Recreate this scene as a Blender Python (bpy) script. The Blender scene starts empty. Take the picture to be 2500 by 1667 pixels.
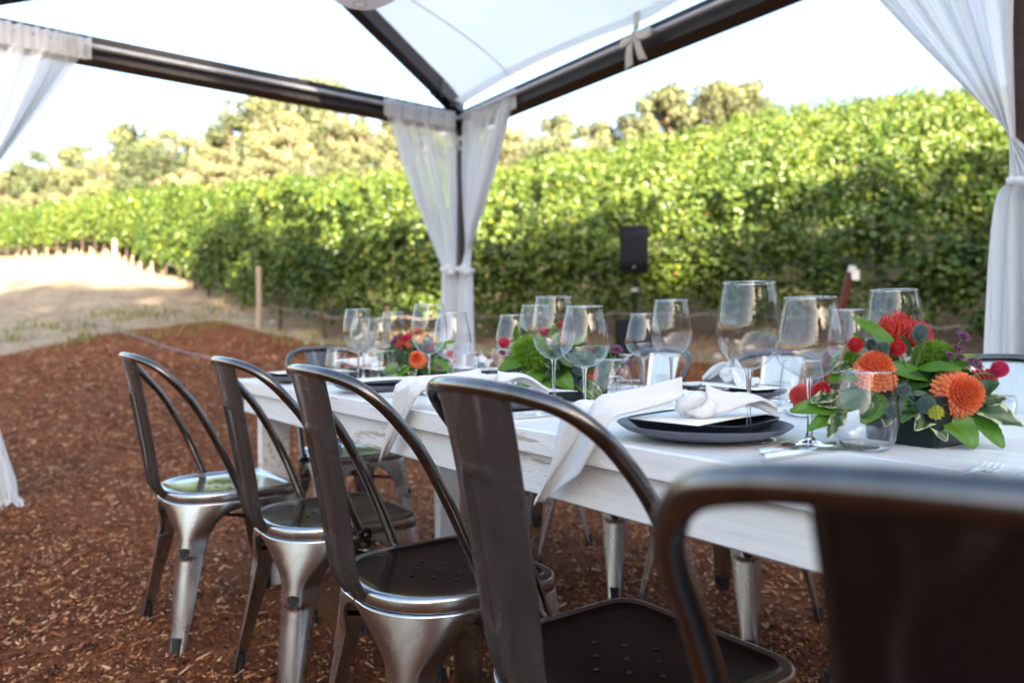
import bpy, math, random
import numpy as np
from mathutils import Vector, Matrix, noise as mnoise
R = math.radians
PI = math.pi
scene = bpy.context.scene
COL = scene.collection
random.seed(7)
rng = np.random.default_rng(11)

# ------------------------------------------------------------------ camera, sky, sun, exposure
CAM_H = 0.91
cam_d = bpy.data.cameras.new('camera')
cam = bpy.data.objects.new('camera', cam_d)
COL.objects.link(cam)
cam.location = (0, 0, CAM_H)
cam.rotation_euler = (R(90), 0, 0)
cam_d.sensor_width = 36
cam_d.lens = 1830 / 2500 * 36
cam_d.shift_y = -18.5 / 2500
cam_d.clip_start = 0.02
cam_d.clip_end = 1500
cam_d.dof.use_dof = True
cam_d.dof.focus_distance = 1.35
cam_d.dof.aperture_fstop = 2.8
cam_d.dof.aperture_blades = 9
scene.camera = cam

SUN_EL = 17.0
SUN_AZ = 159.6          # clockwise from +Y (straight ahead): behind the camera, a little to the right
world = bpy.data.worlds.new('World')
scene.world = world
world.use_nodes = True
wn = world.node_tree
sky = wn.nodes.new('ShaderNodeTexSky')
sky.sky_type = 'NISHITA'
sky.sun_disc = False
sky.sun_elevation = R(SUN_EL)
sky.sun_rotation = R(SUN_AZ)
sky.air_density = 1.0
sky.dust_density = 2.2
sky.ozone_density = 0.6
bg = wn.nodes['Background']
bg.inputs['Strength'].default_value = 0.067
wn.links.new(sky.outputs[0], bg.inputs['Color'])
sun_d = bpy.data.lights.new('sun', 'SUN')
sun_d.energy = 5.0
sun_d.angle = R(0.5)
sun_d.color = (1.0, 0.87, 0.66)
sun = bpy.data.objects.new('sun', sun_d)
COL.objects.link(sun)
sdir = Vector((math.sin(R(SUN_AZ)) * math.cos(R(SUN_EL)), math.cos(R(SUN_AZ)) * math.cos(R(SUN_EL)), math.sin(R(SUN_EL))))
sun.rotation_euler = sdir.to_track_quat('Z', 'Y').to_euler()
sun.location = (0, 0, 60)
vs = scene.view_settings
vs.view_transform = 'Standard'
vs.look = 'None'
vs.exposure = 3.42
vs.gamma = 1.0
vs.use_curve_mapping = False

# ------------------------------------------------------------------ frames
PHI = R(35.9)           # the table, the chairs and the pergola stand turned by this angle
CP, SP = math.cos(PHI), math.sin(PHI)


def T(x, y, z=0.0):
    return Vector((CP * x - SP * y, SP * x + CP * y, z))


def at(u, v, d):
    return Vector(((u - 1250) / 1830 * d, d, CAM_H + (815 - v) / 1830 * d))


# ------------------------------------------------------------------ tags
def tag(o, label=None, cat=None, group=None, kind=None):
    if label: o['label'] = label
    if cat: o['category'] = cat
    if group: o['group'] = group
    if kind: o['kind'] = kind
    return o


def empty(name, loc=(0, 0, 0), rz=0.0):
    o = bpy.data.objects.new(name, None)
    o.empty_display_size = 0.1
    COL.objects.link(o)
    o.location = loc
    o.rotation_euler = (0, 0, rz)
    return o


def children(o):
    return [c for c in ALL if c.parent == o]


def copy_tree(o, parent=None):
    c = o.copy()
    COL.objects.link(c)
    if parent is not None:
        c.parent = parent
    for ch in list(o.children):
        copy_tree(ch, c)
    return c


# ------------------------------------------------------------------ mesh builder
class MB:
    def __init__(self):
        self.v = []; self.f = []; self.m = None

    def add(self, vs_, fs, M=None):
        n = len(self.v)
        for p in vs_:
            p = Vector(p)
            if M is not None: p = M @ p
            self.v.append(p[:])
        for f in fs: self.f.append(tuple(i + n for i in f))
        return self

    def box(self, c, s, M=None, bev=0.0):
        x, y, z = s[0] / 2, s[1] / 2, s[2] / 2
        if bev <= 0:
            vs_ = [(c[0] + a * x, c[1] + b * y, c[2] + d * z) for a in (-1, 1) for b in (-1, 1) for d in (-1, 1)]
            return self.add(vs_, [(0, 1, 3, 2), (4, 6, 7, 5), (0, 4, 5, 1), (2, 3, 7, 6), (0, 2, 6, 4), (1, 5, 7, 3)], M)
        # chamfered box: 24 verts
        b = min(bev, x * .9, y * .9, z * .9)
        vs_ = []; idx = {}
        for a in (-1, 1):
            for e in (-1, 1):
                for g in (-1, 1):
                    for ax in range(3):
                        p = [a * (x - b), e * (y - b), g * (z - b)]
                        p[ax] = (a * x, e * y, g * z)[ax]
                        idx[(a, e, g, ax)] = len(vs_)
                        vs_.append((c[0] + p[0], c[1] + p[1], c[2] + p[2]))
        fs = []
        def I(a, e, g, ax): return idx[(a, e, g, ax)]
        for s_ in (-1, 1):
            q = [I(s_, -1, -1, 0), I(s_, 1, -1, 0), I(s_, 1, 1, 0), I(s_, -1, 1, 0)]; fs.append(q if s_ > 0 else q[::-1])
            q = [I(-1, s_, -1, 1), I(-1, s_, 1, 1), I(1, s_, 1, 1), I(1, s_, -1, 1)]; fs.append(q if s_ > 0 else q[::-1])
            q = [I(-1, -1, s_, 2), I(1, -1, s_, 2), I(1, 1, s_, 2), I(-1, 1, s_, 2)]; fs.append(q if s_ > 0 else q[::-1])
            for t_ in (-1, 1):
                fs.append([I(s_, t_, -1, 0), I(s_, t_, 1, 0), I(s_, t_, 1, 1), I(s_, t_, -1, 1)])
                fs.append([I(s_, -1, t_, 0), I(s_, 1, t_, 0), I(s_, 1, t_, 2), I(s_, -1, t_, 2)])
                fs.append([I(-1, s_, t_, 1), I(1, s_, t_, 1), I(1, s_, t_, 2), I(-1, s_, t_, 2)])
                for g in (-1, 1):
                    fs.append([I(s_, t_, g, 0), I(s_, t_, g, 1), I(s_, t_, g, 2)])
        return self.add(vs_, fs, M)

    def beam(self, a, b, w, h, bev=0.0, up=(0, 0, 1)):
        a = Vector(a); b = Vector(b); d = b - a; L = d.length; d.normalize()
        upv = Vector(up); s_ = d.cross(upv).normalized(); u_ = s_.cross(d)
        M = Matrix(((s_.x, d.x, u_.x, 0), (s_.y, d.y, u_.y, 0), (s_.z, d.z, u_.z, 0), (0, 0, 0, 1)))
        M = Matrix.Translation((a + b) / 2) @ M
        return self.box((0, 0, 0), (w, L, h), M, bev)

    def grid(self, fn, nu, nv, closed_u=False, M=None):
        vs_ = []
        for j in range(nv + 1):
            for i in range(nu + (0 if closed_u else 1)):
                vs_.append(fn(i / nu, j / nv))
        w = nu if closed_u else nu + 1
        fs = []
        for j in range(nv):
            for i in range(nu):
                i2 = (i + 1) % w if closed_u else i + 1
                fs.append((j * w + i, j * w + i2, (j + 1) * w + i2, (j + 1) * w + i))
        return self.add(vs_, fs, M)

    def lathe(self, prof, n=32, M=None, cap0=False, cap1=False):
        vs_ = []; k = len(prof)
        for (r, z) in prof:
            for i in range(n):
                a = 2 * PI * i / n
                vs_.append((r * math.cos(a), r * math.sin(a), z))
        fs = []
        for j in range(k - 1):
            for i in range(n):
                i2 = (i + 1) % n
                fs.append((j * n + i, j * n + i2, (j + 1) * n + i2, (j + 1) * n + i))
        if cap0: fs.append(tuple(range(n))[::-1])
        if cap1: fs.append(tuple((k - 1) * n + i for i in range(n)))
        return self.add(vs_, fs, M)

    def tube(self, pts, r, n=10, M=None, closed=False, caps=True):
        pts = [Vector(p) for p in pts]; k = len(pts)
        rs = r if isinstance(r, (list, tuple)) else [r] * k
        vs_ = []; prev = None
        for i, p in enumerate(pts):
            if closed: t = pts[(i + 1) % k] - pts[i - 1]
            else: t = pts[min(i + 1, k - 1)] - pts[max(i - 1, 0)]
            t.normalize()
            if prev is None:
                a = Vector((0, 0, 1)) if abs(t.z) < .9 else Vector((1, 0, 0))
                u_ = t.cross(a).normalized()
            else:
                u_ = (prev - t * prev.dot(t)).normalized()
            prev = u_; w_ = t.cross(u_)
            for j in range(n):
                a = 2 * PI * j / n
                vs_.append(p + (u_ * math.cos(a) + w_ * math.sin(a)) * rs[i])
        fs = []
        for i in range(k if closed else k - 1):
            i2 = (i + 1) % k
            for j in range(n):
                j2 = (j + 1) % n
                fs.append((i * n + j, i * n + j2, i2 * n + j2, i2 * n + j))
        if caps and not closed:
            fs.append(tuple(range(n))[::-1]); fs.append(tuple((k - 1) * n + j for j in range(n)))
        return self.add(vs_, fs, M)

    def ball(self, c, r, n=12, m=8, sc=(1, 1, 1), M=None):
        def fn(u, v):
            a = 2 * PI * u; b = PI * (v - .5)
            return (c[0] + r * sc[0] * math.cos(a) * math.cos(b), c[1] + r * sc[1] * math.sin(a) * math.cos(b), c[2] + r * sc[2] * math.sin(b))
        return self.grid(fn, n, m, True, M)

    def build(self, name, mat, parent=None, smooth=True, angle=40, solid=0.0, loc=None):
        me = bpy.data.meshes.new(name)
        me.from_pydata(self.v, [], self.f)
        me.validate(verbose=False)
        if mat: me.materials.append(mat)
        if smooth:
            me.polygons.foreach_set('use_smooth', [True] * len(me.polygons))
            if angle < 180: me.set_sharp_from_angle(angle=R(angle))
        me.update()
        o = bpy.data.objects.new(name, me)
        COL.objects.link(o)
        if parent is not None: o.parent = parent
        if loc is not None: o.location = loc
        if solid > 0:
            md = o.modifiers.new('thickness', 'SOLIDIFY'); md.thickness = solid; md.offset = 0
        return o


def smooth_path(pts, n=6):
    pts = [Vector(p) for p in pts]; out = []
    for i in range(len(pts) - 1):
        p0 = pts[max(i - 1, 0)]; p1 = pts[i]; p2 = pts[i + 1]; p3 = pts[min(i + 2, len(pts) - 1)]
        for k in range(n):
            t = k / n
            out.append(.5 * ((2 * p1) + (p2 - p0) * t + (2 * p0 - 5 * p1 + 4 * p2 - p3) * t * t + (3 * p1 - p0 - 3 * p2 + p3) * t ** 3))
    out.append(pts[-1])
    return out


def np_mesh(name, V, F, mat, parent=None, col=None, smooth=False):
    """V (n,3), F (m,k) numpy; col (n,3) point colours"""
    me = bpy.data.meshes.new(name)
    n = len(V); m, k = F.shape
    me.vertices.add(n); me.vertices.foreach_set('co', np.ascontiguousarray(V, dtype=np.float32).ravel())
    me.loops.add(m * k); me.loops.foreach_set('vertex_index', np.ascontiguousarray(F, dtype=np.int32).ravel())
    me.polygons.add(m)
    me.polygons.foreach_set('loop_start', np.arange(0, m * k, k, dtype=np.int32))
    me.polygons.foreach_set('loop_total', np.full(m, k, dtype=np.int32))
    if smooth: me.polygons.foreach_set('use_smooth', np.ones(m, dtype=bool))
    me.update(calc_edges=True)
    if col is not None:
        ca = me.attributes.new('tint', 'FLOAT_COLOR', 'POINT')
        c4 = np.ones((n, 4), dtype=np.float32); c4[:, :3] = col
        ca.data.foreach_set('color', c4.ravel())
    me.materials.append(mat)
    o = bpy.data.objects.new(name, me)
    COL.objects.link(o)
    if parent is not None: o.parent = parent
    return o


def norm(a):
    return a / np.maximum(np.linalg.norm(a, axis=1, keepdims=True), 1e-9)


def leaves_arrays(P, N, S, C, elong=1.25, fold=.22, r=None):
    """two-quad folded leaf at every point"""
    r = r or rng
    n = len(P)
    N = norm(N)
    A = r.normal(size=(n, 3)); U = norm(np.cross(N, A)); W = np.cross(N, U)
    S = S[:, None]
    b = P - W * S * elong * .5
    t = P + W * S * elong * .6 - N * S * .15
    l1 = P - U * S * .52 - W * S * .18 + N * S * fold
    l2 = P - U * S * .36 + W * S * .34 + N * S * fold * .6
    r1 = P + U * S * .52 - W * S * .18 + N * S * fold
    r2 = P + U * S * .36 + W * S * .34 + N * S * fold * .6
    V = np.stack([b, l1, l2, t, r2, r1], axis=1).reshape(-1, 3)
    i = np.arange(n)[:, None] * 6
    F = np.concatenate([i + np.array([0, 3, 2, 1]), i + np.array([0, 5, 4, 3])], axis=0)
    CC = np.repeat(C, 6, axis=0)
    return V, F, CC


# ------------------------------------------------------------------ materials
def nodes_of(name):
    m = bpy.data.materials.new(name); m.use_nodes = True
    nt = m.node_tree
    return m, nt, nt.nodes['Principled BSDF']


def tex_noise(nt, scale, detail=4, vec=None, rough=.55, dist=0):
    n = nt.nodes.new('ShaderNodeTexNoise'); n.inputs['Scale'].default_value = scale; n.inputs['Detail'].default_value = detail
    n.inputs['Roughness'].default_value = rough; n.inputs['Distortion'].default_value = dist
    if vec: nt.links.new(vec, n.inputs['Vector'])
    return n


def coords(nt, scale=(1, 1, 1), rot=(0, 0, 0), kind='Object'):
    tc = nt.nodes.new('ShaderNodeTexCoord'); mp = nt.nodes.new('ShaderNodeMapping')
    mp.inputs['Scale'].default_value = scale; mp.inputs['Rotation'].default_value = rot
    nt.links.new(tc.outputs[kind], mp.inputs['Vector'])
    return mp.outputs[0]


def ramp(nt, fac, stops, interp='LINEAR'):
    r = nt.nodes.new('ShaderNodeValToRGB'); r.color_ramp.interpolation = interp
    el = r.color_ramp.elements
    while len(el) < len(stops): el.new(.5)
    for e, (p, c) in zip(el, stops):
        e.position = p; e.color = tuple(c) + (1,) if len(c) == 3 else c
    nt.links.new(fac, r.inputs[0])
    return r.outputs[0]


def g3(v): return (v, v, v)


def mixc(nt, fac, a, b, mode='MIX'):
    m = nt.nodes.new('ShaderNodeMix'); m.data_type = 'RGBA'; m.blend_type = mode
    for sock, val in ((m.inputs[0], fac), (m.inputs[6], a), (m.inputs[7], b)):
        if isinstance(val, (int, float)): sock.default_value = val
        elif isinstance(val, tuple): sock.default_value = val + (1,) if len(val) == 3 else val
        else: nt.links.new(val, sock)
    return m.outputs[2]


def bump(nt, bsdf, h, strength=.3, dist=.01):
    b = nt.nodes.new('ShaderNodeBump'); b.inputs['Strength'].default_value = strength; b.inputs['Distance'].default_value = dist
    nt.links.new(h, b.inputs['Height']); nt.links.new(b.outputs[0], bsdf.inputs['Normal'])


def simple(name, base, rough=.5, metal=0., var=.12, scale=30, bmp=.1, bdist=.002, spec=.5, coat=0.):
    m, nt, b = nodes_of(name)
    n = tex_noise(nt, scale, 5, coords(nt))
    lo = tuple(c * (1 - var) for c in base); hi = tuple(min(1, c * (1 + var)) for c in base)
    nt.links.new(ramp(nt, n.outputs[0], [(.3, lo), (.7, hi)]), b.inputs['Base Color'])
    b.inputs['Roughness'].default_value = rough; b.inputs['Metallic'].default_value = metal
    b.inputs['Specular IOR Level'].default_value = spec
    b.inputs['Coat Weight'].default_value = coat; b.inputs['Coat Roughness'].default_value = .1
    if bmp > 0: bump(nt, b, n.outputs[0], bmp, bdist)
    return m


def leaf_mat(name, base, trans=.35, rough=.5, attr=True, var=True):
    """diffuse + translucent leaf, colour times the per-leaf tint"""
    m = bpy.data.materials.new(name); m.use_nodes = True; nt = m.node_tree
    nt.nodes.clear()
    out = nt.nodes.new('ShaderNodeOutputMaterial')
    p = nt.nodes.new('ShaderNodeBsdfPrincipled'); tr = nt.nodes.new('ShaderNodeBsdfTranslucent'); mx = nt.nodes.new('ShaderNodeMixShader')
    col = nt.nodes.new('ShaderNodeRGB'); col.outputs[0].default_value = base + (1,)
    c = col.outputs[0]
    if attr:
        a = nt.nodes.new('ShaderNodeAttribute'); a.attribute_name = 'tint'
        c = mixc(nt, 1.0, c, a.outputs['Color'], 'MULTIPLY')
    if var:
        oi = nt.nodes.new('ShaderNodeObjectInfo')
        rr = ramp(nt, oi.outputs['Random'], var if isinstance(var, list) else [(0, (.82, .86, .8)), (1, (1.2, 1.12, 1.1))])
        c = mixc(nt, 1.0, c, rr, 'MULTIPLY')
    nt.links.new(c, p.inputs['Base Color'])
    p.inputs['Roughness'].default_value = rough
    p.inputs['Specular IOR Level'].default_value = .4
    tc = mixc(nt, 1.0, c, (1.25, 1.3, .55), 'MULTIPLY')
    nt.links.new(tc, tr.inputs['Color'])
    mx.inputs[0].default_value = trans
    nt.links.new(p.outputs[0], mx.inputs[1]); nt.links.new(tr.outputs[0], mx.inputs[2]); nt.links.new(mx.outputs[0], out.inputs[0])
    return m


def metal_mat(name, lo, hi, rlo, rhi, metallic=1.0, scratch_glint=0.0):
    m, nt, b = nodes_of(name)
    v = coords(nt)
    n1 = tex_noise(nt, 9, 5, v, .6, .6)
    n2 = tex_noise(nt, 60, 3, coords(nt, (1, 1, .12)), .5)
    mm = mixc(nt, .4, n1.outputs[0], n2.outputs[0])
    nt.links.new(ramp(nt, mm, [(.32, lo), (.66, hi)]), b.inputs['Base Color'])
    nt.links.new(ramp(nt, n1.outputs[0], [(.3, g3(rlo)), (.7, g3(rhi))]), b.inputs['Roughness'])
    b.inputs['Metallic'].default_value = metallic
    if scratch_glint > 0:  # scratches that double as curved reflection streaks painted into the base colour
        sc_ = None
        for (q, rz_) in ((5, .5), (7, -.9)):
            nn_ = tex_noise(nt, q, 2, coords(nt, (1, 1, .35), (0, rz_, rz_)), .4, .6)
            ln_ = ramp(nt, nn_.outputs[0], [(.482, g3(0)), (.5, g3(1)), (.512, g3(0))])
            sc_ = ln_ if sc_ is None else mixc(nt, 1.0, sc_, ln_, 'LIGHTEN')
        gate = ramp(nt, tex_noise(nt, 4, 2, v).outputs[0], [(.45, g3(0)), (.62, g3(1))])
        mk = mixc(nt, 1.0, sc_, gate, 'MULTIPLY')
        old = b.inputs['Base Color'].links[0].from_socket
        f_ = nt.nodes.new('ShaderNodeMath'); f_.operation = 'MULTIPLY'; f_.inputs[1].default_value = scratch_glint; nt.links.new(mk, f_.inputs[0])
        nt.links.new(mixc(nt, f_.outputs[0], old, (.42, .41, .40)), b.inputs['Base Color'])
    b.inputs['Coat Weight'].default_value = .5; b.inputs['Coat Roughness'].default_value = .12
    bump(nt, b, n2.outputs[0], .08, .001)
    return m


M_STEEL = metal_mat('brushed_steel', (.40, .40, .415), (.50, .50, .515), .2, .34)
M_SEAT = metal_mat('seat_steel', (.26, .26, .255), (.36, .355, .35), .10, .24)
M_SEATSHADED = metal_mat('seat_dark_steel', (.050, .048, .047), (.085, .08, .078), .14, .26)  # copy of the seat steel with dark reflections painted into its colour
M_GUN = metal_mat('gunmetal', (.070, .074, .080), (.12, .124, .132), .14, .34, metallic=.74, scratch_glint=.6)
M_SKYSHEEN = metal_mat('painted_sky_sheen_steel', (.55, .55, .54), (.72, .72, .70), .3, .45, metallic=.6)  # steel with the reflected sky painted in as a pale base colour
M_GUNSHADED = metal_mat('shade_toned_gunmetal', (.010, .010, .012), (.020, .020, .023), .18, .34, metallic=.75, scratch_glint=.12)  # gunmetal copy, dark reflection and shade behind the camera put into its colour
M_TUBE = metal_mat('steel_tube', (.085, .078, .078), (.18, .168, .165), .18, .3)
M_DARKSTEEL = metal_mat('dark_steel', (.03, .03, .034), (.06, .06, .065), .3, .5)
M_ALU = metal_mat('aluminium_rod', (.38, .39, .42), (.50, .51, .54), .35, .5, metallic=.2)
M_SILVER = metal_mat('cutlery_silver', (.6, .6, .6), (.8, .8, .8), .12, .2)
M_RUBBER = simple('black_rubber', (.02, .02, .021), .75)
M_HOLE = simple('drain_hole_dark', (.008, .008, .008), .8)


def paint_wood():
    m, nt, b = nodes_of('distressed_white_paint')
    v = coords(nt, (14, 1.0, 14)); grain = tex_noise(nt, 6, 8, v, .65, .4)
    v2 = coords(nt, (3.2, 1.3, 3.2)); big = tex_noise(nt, 1.7, 5, v2, .6, .2)
    geo = nt.nodes.new('ShaderNodeNewGeometry')
    mm = nt.nodes.new('ShaderNodeMath'); mm.operation = 'MULTIPLY'
    nt.links.new(big.outputs[0], mm.inputs[0]); nt.links.new(grain.outputs[0], mm.inputs[1])
    wear = ramp(nt, mm.outputs[0], [(.315, g3(0)), (.355, g3(1))])
    # the top face keeps its paint better than the edges
    sep = nt.nodes.new('ShaderNodeSeparateXYZ'); nt.links.new(geo.outputs['True Normal'], sep.inputs[0])
    ab = nt.nodes.new('ShaderNodeMath'); ab.operation = 'ABSOLUTE'; nt.links.new(sep.outputs['Z'], ab.inputs[0])
    keep = ramp(nt, ab.outputs[0], [(.3, g3(1)), (.9, g3(.25))])
    w2 = nt.nodes.new('ShaderNodeMath'); w2.operation = 'MULTIPLY'; nt.links.new(wear, w2.inputs[0]); nt.links.new(keep, w2.inputs[1])
    sc = nt.nodes.new('ShaderNodeMath'); sc.operation = 'MULTIPLY'; sc.inputs[1].default_value = .75; nt.links.new(w2.outputs[0], sc.inputs[0])
    paint = ramp(nt, grain.outputs[0], [(.25, (.72, .71, .69)), (.55, (.86, .86, .855)), (.8, (.89, .89, .89))])
    nt.links.new(mixc(nt, sc.outputs[0], paint, (.40, .27, .18)), b.inputs['Base Color'])
    b.inputs['Roughness'].default_value = .34
    b.inputs['Coat Weight'].default_value = .25; b.inputs['Coat Roughness'].default_value = .2
    bump(nt, b, grain.outputs[0], .25, .002)
    return m


M_PAINT = paint_wood()
M_BARE = simple('worn_edge_wood', (.36, .25, .16), .6, 0, .3, 18)


def beam_wood(name, lo, hi):
    m, nt, b = nodes_of(name)
    v = coords(nt, (9, 1, 9)); n = tex_noise(nt, 4, 8, v, .7, .8)
    nt.links.new(ramp(nt, n.outputs[0], [(.3, lo), (.7, hi)]), b.inputs['Base Color'])
    b.inputs['Roughness'].default_value = .5
    bump(nt, b, n.outputs[0], .35, .004)
    return m


M_BEAM = beam_wood('dark_stained_wood', (.008, .006, .006), (.036, .023, .021))
M_POSTW = beam_wood('dark_stained_post_wood', (.02, .009, .006), (.085, .032, .02))


def sheer(name='sheer_white_voile', lo=.60, trans=.66):
    m = bpy.data.materials.new(name); m.use_nodes = True; nt = m.node_tree; nt.nodes.clear()
    out = nt.nodes.new('ShaderNodeOutputMaterial')
    d = nt.nodes.new('ShaderNodeBsdfDiffuse'); d.inputs[0].default_value = (.97, .97, .975, 1)
    t = nt.nodes.new('ShaderNodeBsdfTranslucent'); t.inputs[0].default_value = (.98, .98, .99, 1)
    m1 = nt.nodes.new('ShaderNodeMixShader'); m1.inputs[0].default_value = trans
    tr = nt.nodes.new('ShaderNodeBsdfTransparent')
    m2 = nt.nodes.new('ShaderNodeMixShader')
    lw = nt.nodes.new('ShaderNodeLayerWeight'); lw.inputs[0].default_value = .35
    dens = ramp(nt, lw.outputs['Facing'], [(0, g3(lo)), (.8, g3(.97))])
    nt.links.new(d.outputs[0], m1.inputs[1]); nt.links.new(t.outputs[0], m1.inputs[2])
    nt.links.new(dens, m2.inputs[0]); nt.links.new(tr.outputs[0], m2.inputs[1]); nt.links.new(m1.outputs[0], m2.inputs[2])
    nt.links.new(m2.outputs[0], out.inputs[0])
    return m


M_SHEER = sheer()
M_SHEER2 = sheer('doubled_white_voile', .86)
M_SHEER3 = sheer('bluish_white_voile', .86, .34)


def cloth(name, col, trans=.3, tcol=None):
    m = bpy.data.materials.new(name); m.use_nodes = True; nt = m.node_tree; nt.nodes.clear()
    out = nt.nodes.new('ShaderNodeOutputMaterial')
    p = nt.nodes.new('ShaderNodeBsdfPrincipled'); p.inputs['Base Color'].default_value = col + (1,); p.inputs['Roughness'].default_value = .85
    w = tex_noise(nt, 400, 2, coords(nt)); w2 = tex_noise(nt, 26, 5, coords(nt), .6, .8)
    b = nt.nodes.new('ShaderNodeBump'); b.inputs['Strength'].default_value = .4; b.inputs['Distance'].default_value = .004
    nt.links.new(mixc(nt, .5, w.outputs[0], w2.outputs[0]), b.inputs['Height']); nt.links.new(b.outputs[0], p.inputs['Normal'])
    t = nt.nodes.new('ShaderNodeBsdfTranslucent'); t.inputs[0].default_value = (tcol or col) + (1,)
    mx = nt.nodes.new('ShaderNodeMixShader'); mx.inputs[0].default_value = trans
    nt.links.new(p.outputs[0], mx.inputs[1]); nt.links.new(t.outputs[0], mx.inputs[2]); nt.links.new(mx.outputs[0], out.inputs[0])
    return m


M_CANVAS = cloth('canopy_canvas', (.88, .88, .87), .72, (.93, .93, .91))
M_TIE = cloth('canvas_tie_tape', (.70, .66, .60), .25)
M_NAPKIN = cloth('white_linen', (.82, .82, .82), .2)
M_PAPER = simple('menu_card_paper', (.84, .83, .81), .6, 0, .03, 40, .03)
M_LANTERN = cloth('paper_lantern_skin', (.86, .83, .83), .55)
M_PLATE = simple('matte_blue_grey_stoneware', (.10, .11, .145), .45, 0, .1, 60, .04)
M_PLATE2 = simple('dark_navy_stoneware', (.018, .022, .038), .32, 0, .15, 60, .04)
M_CANDLE = simple('white_wax', (.82, .80, .76), .5, 0, .04, 20, .03)
M_VASE = simple('dark_green_glazed_vase', (.003, .012, .011), .35, 0, .2, 20, .03, spec=.3)
M_SPK = simple('black_speaker_cabinet', (.006, .0065, .010), .6, 0, .1, 200, .2, spec=.2)
M_GRILLE = simple('speaker_grille_mesh', (.006, .007, .011), .7, 0, .35, 500, .4, spec=.2)


def thin_glass():
    m = bpy.data.materials.new('thin_crystal_wall'); m.use_nodes = True; nt = m.node_tree; nt.nodes.clear()
    out = nt.nodes.new('ShaderNodeOutputMaterial')
    lf = nt.nodes.new('ShaderNodeLayerWeight'); lf.inputs[0].default_value = .5
    fr = nt.nodes.new('ShaderNodeMath'); fr.operation = 'POWER'; fr.inputs[1].default_value = 4.0; nt.links.new(lf.outputs['Facing'], fr.inputs[0])
    mm = nt.nodes.new('ShaderNodeMath'); mm.operation = 'MULTIPLY_ADD'; mm.inputs[1].default_value = .95; mm.inputs[2].default_value = .075; mm.use_clamp = True
    nt.links.new(fr.outputs[0], mm.inputs[0])
    lw = nt.nodes.new('ShaderNodeLayerWeight'); lw.inputs[0].default_value = .5
    tint = ramp(nt, lw.outputs['Facing'], [(0, g3(.985)), (.7, g3(.95)), (.93, g3(.62)), (1, g3(.2))])
    tr = nt.nodes.new('ShaderNodeBsdfTransparent'); nt.links.new(tint, tr.inputs[0])
    gl = nt.nodes.new('ShaderNodeBsdfGlossy'); gl.inputs['Roughness'].default_value = .0
    mx = nt.nodes.new('ShaderNodeMixShader')
    nt.links.new(mm.outputs[0], mx.inputs[0]); nt.links.new(tr.outputs[0], mx.inputs[1]); nt.links.new(gl.outputs[0], mx.inputs[2])
    nt.links.new(mx.outputs[0], out.inputs[0])
    return m


M_GLASS = thin_glass()
M_SOLIDGLASS, _nt, _b = nodes_of('solid_crystal')
_b.inputs['Transmission Weight'].default_value = 1.0
_b.inputs['Roughness'].default_value = .0
_b.inputs['IOR'].default_value = 1.5
_b.inputs['Base Color'].default_value = (.98, .99, .99, 1)

# ------------------------------------------------------------------ terrain
_A = np.radians([-70, -45, -34.2, -28.8, -25.0, -21.8, -17.5, -13, 0, 8, 20, 30, 42, 60, 80])
_F = np.array([44, 42, 40, 33, 23, 19, 14.5, 13, 11.6, 11, 10.2, 9.5, 9.2, 8.5, 8])
_Z0 = np.array([4.6, 4.8, 4.8, 4.3, 2.48, 1.76, 1.05, .8, .74, .72, .66, .6, .55, .5, .4])
_ZR = np.array([5.0, 5.4, 6.0, 6.8, 7.2, 7.4, 7.7, 7.9, 8.9, 9.9, 12.3, 13.6, 14.2, 13.5, 11])
RD = 45.0


def th(a): return np.interp(a, _A, _F), np.interp(a, _A, _Z0), np.interp(a, _A, _ZR)


def vnoise(X, Y, s, seed=0):
    return (np.sin(X * s + seed) * np.cos(Y * s * 1.3 + seed * 2) + .5 * np.sin(X * s * 2.3 + Y * s * 1.7 + seed * 3)) / 1.5


def height(X, Y):
    X = np.asarray(X, dtype=float); Y = np.asarray(Y, dtype=float)
    r = np.hypot(X, Y); a = np.arctan2(X, Y)
    ac = np.clip(np.abs(a), 0, R(40)); d = r * np.cos(ac)
    F, Z0, ZR = th(np.clip(a, R(-70), R(80)))
    d0 = 5.4
    q = np.clip((d - d0) / (F - d0), 0, None)
    z1 = Z0 * np.minimum(q, 1) ** 1.12
    z2 = Z0 + (ZR - Z0) * np.clip((d - F) / (RD - F), 0, 1)
    g = np.interp(a, np.radians([-40, -12, -4, 2, 10]), [.16, .30, .2, .05, -.05])
    z3 = ZR + g * np.clip(d - RD, 0, 40)
    z = np.where(d < F, z1, np.where(d < RD, z2, z3))
    side = 1 - np.clip((np.abs(a) - R(75)) / R(40), 0, 1); side = side * side * (3 - 2 * side)
    z = z * side
    # wooded hill behind the camera, toward the sun
    sp = X * .349 - Y * .937; ql = X * .937 + Y * .349
    w = np.clip((sp - 8) / 26, 0, 1); w = w * w * (3 - 2 * w)
    hq = np.interp(ql, [-60, -8, -3, 4, 60], [5, 6.5, 13.5, 14.5, 15.5])
    z = z + w * hq + .02 * np.clip(d - 6, 0, 10) / 10 * vnoise(X, Y, 1.7)
    # low bank on the left where the track turns
    z = z + .35 * np.exp(-((X + 13) ** 2 / 18 + (Y - 21) ** 2 / 10))
    return z


def hz(x, y): return float(height(x, y))


def axis_pts(lo, hi, fine_lo, fine_hi, st, grow=1.13):
    p = list(np.arange(fine_lo, fine_hi + 1e-6, st))
    s_ = st; x = fine_hi
    while x < hi: s_ *= grow; x += s_; p.append(x)
    s_ = st; x = fine_lo
    while x > lo: s_ *= grow; x -= s_; p.insert(0, x)
    return np.array(p)


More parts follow.
